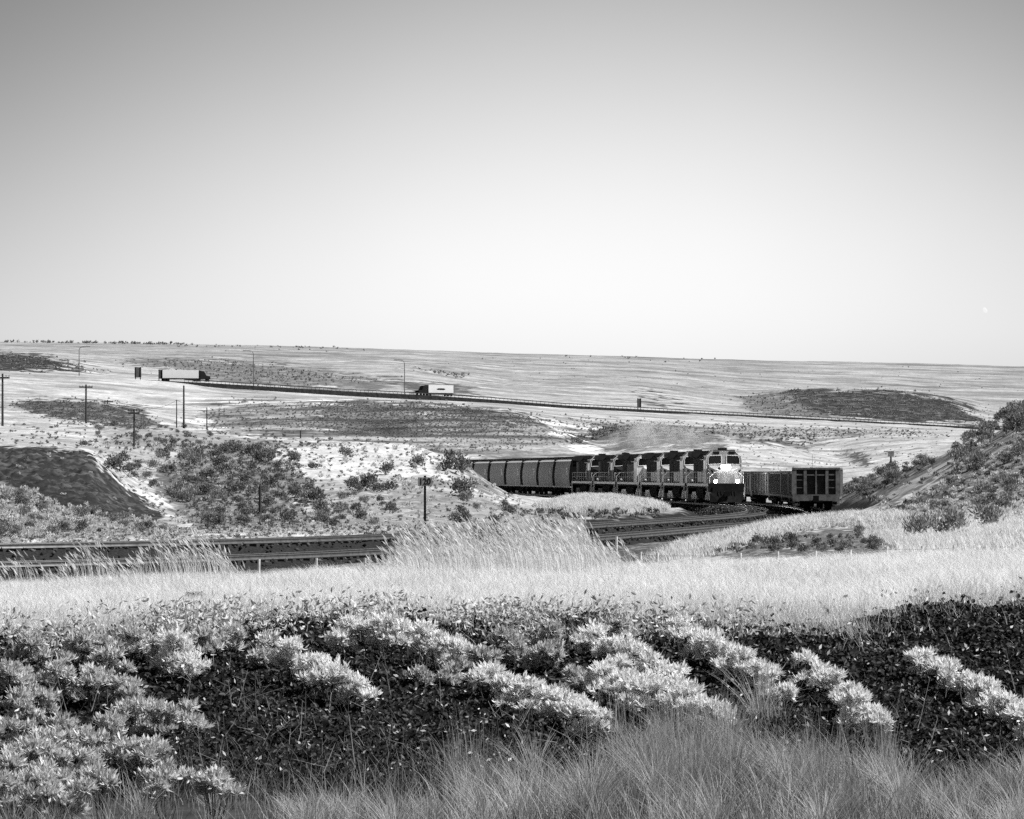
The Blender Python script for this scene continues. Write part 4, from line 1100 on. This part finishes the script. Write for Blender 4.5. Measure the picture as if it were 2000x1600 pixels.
# tall dull grass close to the viewer
def d_tall(px, Y, X):
    reach = np.interp(px, [-300, 60, 130, 330, 420, 700, 830, 900, 1000, 1120, 1200, 1500, 1620, 1700, 1850, 2000, 2300], [34, 35, 38.5, 38.5, 37, 37.5, 37, 39.5, 38, 40, 41.5, 42.6, 41.5, 39.5, 39.3, 39.6, 40])
    return np.interp(px, [-300, 100, 820, 880, 1000, 1150], [.5, .4, .35, .8, .55, 1]) * np.clip(fbm(X * 1.5 + 3, Y * 1.2, 3) * 6 - np.interp(px, [0, 900, 1200], [3.1, 2.8, 2.6]), .06, 1) * np.clip((reach + (vnoise(X * 3, Y) - .5) * 1.6 - Y) / .8, 0, 1) * (.25 + .75 * vnoise(X * 2.4 + 11, Y * 1.6))
X, Y, px = scatter_px(128000, -750, 2750, 31.5, 43, 47, d_tall)
def tall_h(px, X, Y): return np.interp(px, [-300, 400, 800, 1200, 1500, 1700, 2300], [.55, .58, .64, .78, .90, .68, .70]) * (.45 + 1.0 * fbm(X * 1.6, Y * 1.2, 3))
r = np.random.default_rng(48); H = r.uniform(.3, .85, len(X)) * tall_h(px, X, Y)
stuff_grass("tall_dull_grass", X, Y, H, np.full(len(X), .0075), MS["tall"], (.02, 0, 0), 49, .7, 4, 1.5, clump=1.5)
# bunches: blades arching out from one crown
cx_, cy_, cp_ = scatter_px(1750, -750, 2750, 32, 42.5, 51, d_tall); k = 110
r = np.random.default_rng(52); rep = np.repeat(np.arange(len(cx_)), k); az = r.uniform(0, 6.283, len(rep)); rad = r.uniform(0, .06, len(rep))
X = cx_[rep] + np.cos(az) * rad; Y = cy_[rep] + np.sin(az) * rad; H = r.uniform(.4, .95, len(rep)) * (tall_h(cp_, cx_, cy_) * r.uniform(.7, 1.15, len(cx_)))[rep]
stuff_grass("bunch_grass", X, Y, H, np.full(len(X), .0068), MS["tall"], (.02, 0, 0), 53, .95, 5, 1.2, clump=1.4)
# upright panicle stalks over the tall grass
X, Y, px = scatter_px(26000, 850, 1750, 36, 43, 56, d_tall)
r = np.random.default_rng(57); kp = r.random(len(X)) < np.clip(vnoise(X * 2.5, Y * 1.4) * 2.4 - 1.1, 0, 1); X, Y = X[kp], Y[kp]
tip, td = stuff_grass("grass_stalks", X, Y, r.uniform(.6, 1.12, len(X)), np.full(len(X), .005), MS["tall"], (.01, 0, 0), 58, .12, 3, .7)
# bare dead stalks and twigs leaning through the bank
r = np.random.default_rng(54); mb = MB()
for i in range(150):
    px_ = r.uniform(-100, 2100); Y_ = r.uniform(38.5, 44); X_ = (px_ - 1000) / F * Y_; b = np.array([X_, Y_, float(gz(X_, Y_))]); h_ = r.uniform(.35, .85); ln = np.array([r.normal(.1, .35), r.normal(0, .2), 1.0])
    p = b + ln / np.linalg.norm(ln) * h_; mid_ = b * .5 + p * .5 + r.normal(0, .02, 3)
    mb.tube(b, mid_, .006, 4, .005); mb.tube(mid_, p, .005, 4, .002)
    for q in range(3):
        a0 = mid_ + (p - mid_) * r.uniform(0, .8); mb.tube(a0, a0 + np.array([r.normal(0, .09), r.normal(0, .06), r.uniform(.03, .13)]), .003, 3, .0015)
tag(mb.build("dead_stalks", mat("dead_stalk", .26, .9, nscale=20)), kind="stuff")

# bank shrubs, sunlight put into the pale leaf colour: each is foliage + stems
def shrub(name, px, ptop, wpx, hpx, seed, matl, label, group, lean=0.0):
    pb = ptop + hpx + 34
    Yb = float(hitY(px, min(pb, 1640))); X = (px - 1000) / F * Yb; k = Yb / F
    b = Vector((X, Yb, float(gz(X, Yb)))); h = zr(ptop, Yb) - b.z; w = wpx * k
    r = np.random.default_rng(seed)
    o = empty(name, b); tag(o, label, "shrub", group)
    vis = (hpx + 22) * k; z_lo = max(h - vis, .08)
    nl_ = r.integers(4, 7); lobes = [(r.uniform(-.34, .34) * w, r.uniform(-.25, .25) * w, z_lo + vis * r.uniform(.3, .72), r.uniform(.22, .36) * max(w, vis) * .62) for _ in range(nl_)]
    lobes.append((0, 0, h - .26 * min(w, vis), .26 * min(w, vis)))
    C, A, S, LL, LW = [], [], [], [], []; st = MB()
    for (lx, ly, lz, lr) in lobes:
        p0 = np.array([lx * .3, ly * .3, 0]); pc = np.array([lx + lean * (lz - h * .5), ly, lz])
        st.tube(p0, pc, .008, 5, .004)
        nt_ = int(np.clip(lr * lr * 2100, 18, 85))
        for q in range(nt_):
            d = r.normal(size=3); d[2] = abs(d[2]) * .9 + .05; d[1] *= .9; d /= np.linalg.norm(d)
            tip = pc + d * lr * np.array([1.15, 1.0, .95]) * r.uniform(.55, 1.12); base = pc * .75 + tip * .25 - np.array([0, 0, lr * .25])
            if q % 3 == 0: st.tube(base, tip, .003, 3, .0015)
            nl = r.integers(7, 13); tt = r.uniform(.35, 1.05, nl)
            pa = base[None] * (1 - tt[:, None]) + tip[None] * tt[:, None]
            ax = unit(d[None] * .75 + r.normal(0, .6, (nl, 3)) + np.array([.05, 0, .55])); L = r.uniform(.045, .105, nl) * (1.1 - .25 * tt)
            C.append(pa + ax * (L * .5)[:, None]); A.append(ax); LL.append(L); LW.append(L * r.uniform(.26, .42, nl))
            S.append(unit(np.cross(ax, np.array([0, 0, 1.0]) + r.normal(0, .45, (nl, 3)))))
    C, A, S = map(np.concatenate, (C, A, S)); LL, LW = np.concatenate(LL), np.concatenate(LW)
    V, f = ovals(C, A, LL, LW, S)
    mesh_np("foliage", V, f, matl, o, tint=np.repeat(r.random(len(C)), 6))
    st.build("stem", MS["twig"], o)
ORD = ["first", "second", "third", "fourth", "fifth", "sixth", "seventh", "eighth", "ninth", "tenth", "eleventh", "twelfth", "thirteenth", "fourteenth"]
ROWS = [
 ("pale shrub alone against the dark leaves, tall and cone shaped", [(345, 1228, 95, 115)], "pale"),
 ("in the small bright pair amid dark leaves", [(575, 1243, 95, 100), (658, 1288, 105, 95), (705, 1322, 60, 65)], "pale"),
 ("in the upper row below the straw brow", [(690, 1200, 85, 75), (760, 1196, 95, 85), (830, 1212, 100, 90), (888, 1240, 90, 80)], "pale"),
 ("in the central slanting row", [(960, 1292, 95, 75), (1035, 1318, 105, 85), (1105, 1345, 100, 85), (1150, 1370, 80, 75)], "pale"),
 ("in the broad central mass", [(1165, 1215, 95, 80), (1235, 1245, 105, 90), (1180, 1290, 95, 80), (1255, 1315, 110, 95), (1300, 1288, 100, 85), (1350, 1330, 105, 95), (1398, 1368, 75, 85)], "pale"),
 ("in the long slanting row behind the central mass", [(1335, 1203, 80, 70), (1395, 1232, 90, 80), (1455, 1262, 90, 85), (1512, 1302, 70, 80)], "pale"),
 ("in the slanting row beside the tall grass", [(1578, 1272, 75, 75), (1632, 1305, 85, 80), (1682, 1345, 85, 90), (1722, 1385, 55, 65)], "pale"),
 ("in the lone row on the far side of the bank", [(1808, 1265, 70, 60), (1860, 1288, 85, 70), (1915, 1318, 85, 75), (1968, 1350, 80, 80), (2030, 1380, 90, 85)], "pale"),
 ("in the duller thicket low on the bank", [(180, 1300, 80, 80), (235, 1318, 75, 80), (300, 1365, 100, 90), (370, 1370, 55, 70), (215, 1390, 110, 90), (120, 1395, 110, 90), (40, 1345, 90, 90), (60, 1440, 120, 90), (150, 1455, 100, 80), (40, 1520, 130, 100), (130, 1535, 110, 90), (300, 1440, 110, 80), (325, 1495, 110, 80), (420, 1500, 90, 80)], "mid"),
 ("filling the low corner of the bank", [(20, 1400, 100, 80), (90, 1420, 100, 80), (170, 1425, 90, 80), (250, 1440, 100, 80), (15, 1470, 100, 80), (90, 1490, 110, 80), (200, 1500, 100, 70), (15, 1560, 110, 80), (95, 1565, 100, 80), (265, 1360, 90, 80)], "mid"),
 ("along the upper edge of the dull thicket", [(60, 1235, 110, 70), (160, 1232, 100, 70), (255, 1218, 110, 75), (305, 1240, 70, 70), (450, 1215, 100, 60), (525, 1235, 80, 70), (20, 1290, 90, 80), (110, 1290, 80, 70), (395, 1225, 80, 60), (215, 1262, 90, 70), (70, 1340, 80, 70)], "mid"),
 ("scattered small across the dark leaves", [(985, 1225, 80, 55), (1075, 1212, 75, 60), (1010, 1250, 70, 55), (820, 1305, 40, 35), (880, 1300, 45, 40), (935, 1262, 90, 60), (1060, 1255, 85, 60), (1120, 1300, 80, 60), (1215, 1205, 60, 40), (1503, 1222, 28, 24)], "mid2"),
]
sd_ = 100
for desc, lst, mk in ROWS:
    if mk == "pale" and len(lst) > 1:                            # the drifts are continuous: one more shrub between neighbours
        full_ = []
        for a_, b_ in zip(lst[:-1], lst[1:]):
            full_.append(a_)
            if abs(a_[0] - b_[0]) < 90: full_.append(((a_[0] + b_[0]) / 2 + 4, (a_[1] + b_[1]) / 2 + 10, (a_[2] + b_[2]) / 2 * .8, (a_[3] + b_[3]) / 2 * .85))
        lst = full_ + [lst[-1]]
    for i, (px, pt, w, h) in enumerate(lst):
        base = "silvery" if mk == "pale" else "dull"
        if len(lst) == 1: lab = desc
        else: lab = f"{ORD[i]} {base} shrub {desc}"
        shrub("leafy_shrub", px, pt, w, h, sd_, MS[mk], lab, "pale leafy shrubs on the dark bank", -.15 if mk == "pale" else 0)
        sd_ += 1

# sagebrush: five shapes, shared meshes
VAR = []
for i in range(6):
    V, f, tn = bush_geo(200 + i, 620, 1.0, .72, .12, .06, lobes=8)
    o = mesh_np("sagebrush", V, f, MS["sage"], tint=tn, link=False); VAR.append(o.data); bpy.data.objects.remove(o)
for i in range(3):
    V, f, tn = bush_geo(220 + i, 520, 1.0, .8, .15, .05, lobes=7, up=1.3)
    o = mesh_np("sagebrush", V, f, MS["sage_pale"], tint=tn, link=False); VAR.append(o.data); bpy.data.objects.remove(o)
def sage(px, py, wpx, var, label, group):
    b = stand(px, py); o = bpy.data.objects.new("sagebrush", VAR[var]); COL.objects.link(o)
    w = wpx * b.y / F; o.location = b - Vector((0, 0, .05 * w)); s = w
    o.scale = (s, s, s * random.uniform(.8, 1.15)); o.rotation_euler = (0, 0, random.uniform(0, 6.28)); tag(o, label, "bush", group)
SPECIAL = [(218, 920, 44, 0, "dark sagebrush on the rim beside the dark cut bank"), (437, 922, 34, 1, "round dark sagebrush alone on pale sand uphill of the bare post"), (575, 902, 32, 2, "lopsided dark sagebrush at the near edge of the white sand"),
 (675, 894, 26, 3, "small dark sagebrush in the middle of the white sand"), (616, 917, 26, 4, "low dark sagebrush under the white sand patch"), (752, 928, 38, 5, "flat dark sagebrush uphill of the milepost"), (812, 912, 34, 0, "dark sagebrush at the corner of the white sand above the milepost"),
 (888, 925, 62, 1, "wide dark sagebrush on the bank crest before the hoppers"), (718, 958, 48, 2, "dark sagebrush clump just uphill and aside of the milepost"), (905, 972, 60, 3, "dark sagebrush below the bank crest beyond the milepost"), (405, 965, 34, 4, "very dark round sagebrush in the dark hollow"),
 (160, 872, 22, 5, "small dark sagebrush on the pale flat above the cut bank"), (1740, 925, 30, 0, "round sagebrush at the foot of the small sign post"), (1795, 1052, 62, 6, "spiky dark sagebrush, first of the pair on the pale mound"), (1850, 1047, 78, 7, "larger spiky sagebrush of the pair on the pale mound"),
 (1935, 1032, 70, 8, "spiky sagebrush uphill of the pair on the pale mound"), (1545, 1062, 34, 1, "low dark bush on the weedy ground beyond the fence"), (380, 1178, 40, 3, "small dark weed clump in the straw by the brow"), (1055, 1108, 30, 4, "faint small bush within the tall seed grass")]
for px, py, w, v_, lab in SPECIAL: sage(px, py, w, v_, lab, None)
ZONES = [  # polygon, count, size range, pale share, label, group
 ([(320,870),(480,860),(560,890),(560,930),(640,985),(600,1030),(400,1035),(320,960),(400,930)], 62, 16, 38, .25, "dark sagebrush in the dense scrub before the white sand", "sagebrush in the dense scrub"),
 ([(600,960),(800,955),(960,985),(1040,1005),(980,1028),(830,1030),(620,1032)], 44, 14, 36, .3, "grey sagebrush scattered on the flat around the milepost", "sagebrush around the milepost"),
 ([(0,960),(120,985),(230,1015),(380,1045),(0,1052)], 40, 16, 36, .6, "pale grey sagebrush below the dark cut bank", "sagebrush below the cut bank"),
 ([(180,830),(420,835),(480,860),(340,885),(240,870),(180,850)], 32, 9, 20, .3, "small sagebrush below the pole line", "sagebrush below the poles"),
 ([(200,895),(340,890),(420,915),(330,930),(290,960),(230,930)], 16, 14, 30, .3, "sagebrush on the pale ridge beside the cut bank", "sagebrush on the pale ridge"),
 ([(1830,905),(1900,850),(1990,785),(2060,760),(2060,840),(1950,860),(1880,905)], 34, 20, 46, .35, "shaggy sagebrush along the crest of the steep near hill", "sagebrush on the steep hill crest"),
 ([(1650,960),(1700,925),(1830,895),(1850,910),(1720,955),(1670,985)], 26, 16, 32, .3, "sagebrush on the steep hill foot behind the wagons", "sagebrush behind the wagons"),
 ([(1860,940),(2020,850),(2020,990),(1900,1000)], 22, 20, 44, .7, "grey brush on the face of the steep near hill", "brush on the steep hill face"),
 ([(1350,1082),(1540,1052),(1700,1045),(1720,1075),(1600,1088)], 20, 16, 34, .4, "low weedy bush on the dark ground beyond the fence", "weedy bushes beyond the fence"),
]
rz = random.Random(5)
def pt_in(poly):
    xs = [p_[0] for p_ in poly]; ys = [p_[1] for p_ in poly]
    while True:
        a, b = rz.uniform(min(xs), max(xs)), rz.uniform(min(ys), max(ys))
        if inpoly(np.array([a]), np.array([b]), poly)[0]: return a, b
for poly, n, s0, s1, pale, lab, grp in ZONES:
    for i in range(n):
        a, b = pt_in(poly)
        while 790 < a < 872 and b > 915: a, b = pt_in(poly)
        sage(a, b, rz.uniform(s0, s1), rz.randrange(6, 9) if rz.random() < pale else rz.randrange(6), lab, grp)

# the countless smaller tufts and far scrub, one body per stretch of land
def tufts(name, items, seed, nl, matl, leaf=.3, up=.6):
    r = np.random.default_rng(seed); Vs, fs, tn, base = [], [], [], 0
    geo = [bush_geo(300 + i, nl, 1.0, .6, leaf, leaf * .5, lobes=5, up=up) for i in range(6)]
    for X, Y, s in items:
        V, f, tt = geo[r.integers(0, 6)]; a = r.uniform(0, 6.28); c, q = math.cos(a), math.sin(a)
        R = np.array([[c, -q, 0], [q, c, 0], [0, 0, r.uniform(.7, 1.2)]])
        Vs.append(V @ R.T * s + np.array([X, Y, float(gz(X, Y)) - .04 * s])); fs.append(f + base); tn.append(tt); base += len(V)
    tag(mesh_np(name, np.concatenate(Vs), np.concatenate(fs), matl, tint=np.concatenate(tn)), kind="stuff")
CUT = [(-300,865),(60,868),(165,876),(240,945),(330,1015),(230,1012),(120,985),(60,960),(0,930),(-300,930)]
WASH = [(1680,992),(1735,960),(1880,866),(1910,880),(1825,952),(1765,992)]
def zone_items(zs, seed):
    global rz
    rz = random.Random(seed); out = []
    for poly, n, s0, s1 in zs:
        for i in range(n):
            a, b = pt_in(poly)
            if s1 < 8: a += rz.gauss(0, 22); b += rz.gauss(0, 4)
            Y = float(hitY(a, b)); X = (a - 1000) / F * Y
            if rz.random() < .72 and inpoly(np.array([a]), np.array([b]), WASH)[0]: continue
            if rz.random() < .9 and inpoly(np.array([a]), np.array([b]), CUT)[0]: continue
            if min(np.hypot(T1[::4, 0] - X, T1[::4, 1] - Y).min(), np.hypot(T2[::4, 0] - X, T2[::4, 1] - Y).min()) < 3.0: continue
            out.append((X, Y, rz.uniform(s0, s1) * Y / F))
    return out
tufts("sage_scrub", zone_items([
 ([(0,870),(400,860),(900,880),(1000,960),(1050,1005),(960,1030),(0,1052)], 1300, 3, 11),
 ([(0,830),(450,838),(820,872),(400,890),(0,870)], 260, 4, 12),
 ([(320,870),(560,870),(640,985),(600,1032),(380,1040)], 800, 5, 17),
 ([(1050,1000),(1300,1000),(1290,1012),(1040,1018)], 60, 8, 22), ([(0,1038),(830,1026),(830,1046),(0,1064)], 650, 3, 11), ([(0,880),(160,880),(320,1010),(230,1010),(0,950)], 300, 2, 6),
 ([(1640,960),(1700,920),(1830,895),(2000,770),(2100,780),(2100,1000),(1760,1000)], 420, 8, 24),
 ([(1330,1085),(1540,1048),(1740,1040),(1740,1072)], 120, 6, 18)], 61), 62, 46, MS["sage"])
tufts("pale_grass_tufts", zone_items([
 ([(0,870),(400,860),(900,880),(1000,960),(1050,1005),(960,1030),(0,1052)], 900, 6, 15),
 ([(0,945),(150,965),(380,1048),(0,1052)], 300, 8, 22), ([(0,1038),(1000,1022),(1000,1040),(0,1064)], 700, 4, 12),
 ([(1040,990),(1130,970),(1290,982),(1300,1000),(1100,1008)], 500, 6, 15),
 ([(1330,1060),(1500,1025),(1640,1008),(1780,1010),(1780,1045),(1620,1030),(1400,1078)], 700, 6, 16),
 ([(1700,1000),(2050,960),(2050,1090),(1700,1075)], 700, 6, 18),
 ([(1700,985),(1890,870),(2050,830),(2050,1000),(1760,1000)], 260, 8, 22)], 63), 64, 40, leafmat("tuft_straw", .6, .35, spread=.5), leaf=.34, up=1.6)
tufts("far_scrub", zone_items([
 ([(390,802),(620,788),(850,787),(1060,822),(1130,862),(900,890),(640,846),(400,838)], 2300, 2, 6),
 ([(620,790),(850,787),(1058,822),(1000,845),(770,852),(600,830)], 1300, 2.5, 6),
 ([(20,787),(200,783),(318,836),(120,824)], 900, 2, 6),
 ([(1100,820),(1850,845),(1850,852),(1450,852),(1150,846)], 1100, 2, 6),
 ([(1100,866),(1205,830),(1220,842),(1130,868)], 120, 5, 12), ([(1380,846),(1640,852),(1570,873)], 90, 4, 10),
 ([(430,775),(1100,812),(1100,830),(430,790)], 260, 2, 6),
 ([(1400,860),(1640,875),(1840,850),(1840,925),(1450,920)], 240, 2, 5)], 65), 66, 22, MS["farsage"], leaf=.45)
tufts("plateau_scrub", zone_items([
 ([(0,692),(110,704),(210,727),(0,720)], 260, 3, 7), ([(240,706),(450,706),(760,746),(480,748),(330,722)], 700, 2, 6),
 ([(1525,765),(1760,763),(1905,800),(1905,825),(1650,818)], 1500, 2, 5), ([(1440,780),(1540,762),(1620,815),(1480,805)], 300, 2, 6),
 ([(790,716),(920,733),(900,740)], 50, 3, 8), ([(800,690),(2000,720),(2000,770),(800,745)], 110, 1.5, 4),
 ([(0,666),(360,671),(360,674),(0,669)], 260, 4, 9), ([(360,671),(720,680),(720,683),(360,674)], 60, 3, 7), ([(1140,692),(1400,700),(1400,702),(1140,694)], 30, 3, 7)], 67), 68, 16, MS["farsage"], leaf=.5)

# ------------------------------------------------------------------ exhaust drifting back from the engines
vm = bpy.data.materials.new("exhaust_vapour"); vm.use_nodes = True
t = vm.node_tree; t.nodes.clear()
pv = t.nodes.new("ShaderNodeVolumePrincipled"); pv.inputs["Color"].default_value = (.92, .92, .92, 1)
tcv = t.nodes.new("ShaderNodeTexCoord"); nv = t.nodes.new("ShaderNodeTexNoise"); nv.inputs["Scale"].default_value = .28; nv.inputs["Detail"].default_value = 4
mpv = t.nodes.new("ShaderNodeMapping"); mpv.inputs["Scale"].default_value = (.55, .25, 1.9); t.links.new(tcv.outputs["Object"], mpv.inputs["Vector"]); t.links.new(mpv.outputs[0], nv.inputs["Vector"])
rv = t.nodes.new("ShaderNodeMapRange"); rv.inputs["From Min"].default_value = .38; rv.inputs["From Max"].default_value = .72; rv.inputs["To Min"].default_value = 0; rv.inputs["To Max"].default_value = .3
t.links.new(nv.outputs[0], rv.inputs["Value"]); t.links.new(rv.outputs[0], pv.inputs["Density"])
ov = t.nodes.new("ShaderNodeOutputMaterial"); t.links.new(pv.outputs[0], ov.inputs["Volume"])
vs, fs = [], []
A_ = [(1395, 868, 15, 352), (1360, 858, 22, 372), (1310, 850, 30, 395), (1260, 848, 32, 420), (1210, 856, 20, 440), (1180, 862, 6, 455)]
ns = 12
for px, py, rr, Y in A_:
    c = W(px, py, Y); k = Y / F
    for i in range(ns):
        a = 2 * math.pi * i / ns; vs.append((c.x, c.y + math.cos(a) * rr * k * 1.6, c.z + math.sin(a) * rr * k))
for i in range(len(A_) - 1):
    for j in range(ns): fs.append((i*ns+j, i*ns+(j+1)%ns, (i+1)*ns+(j+1)%ns, (i+1)*ns+j))
fs += [tuple(range(ns - 1, -1, -1)), tuple(range((len(A_)-1)*ns, len(A_)*ns))]
sm = MB().add(vs, fs).build("exhaust_smoke", vm); tag(sm, kind="stuff")
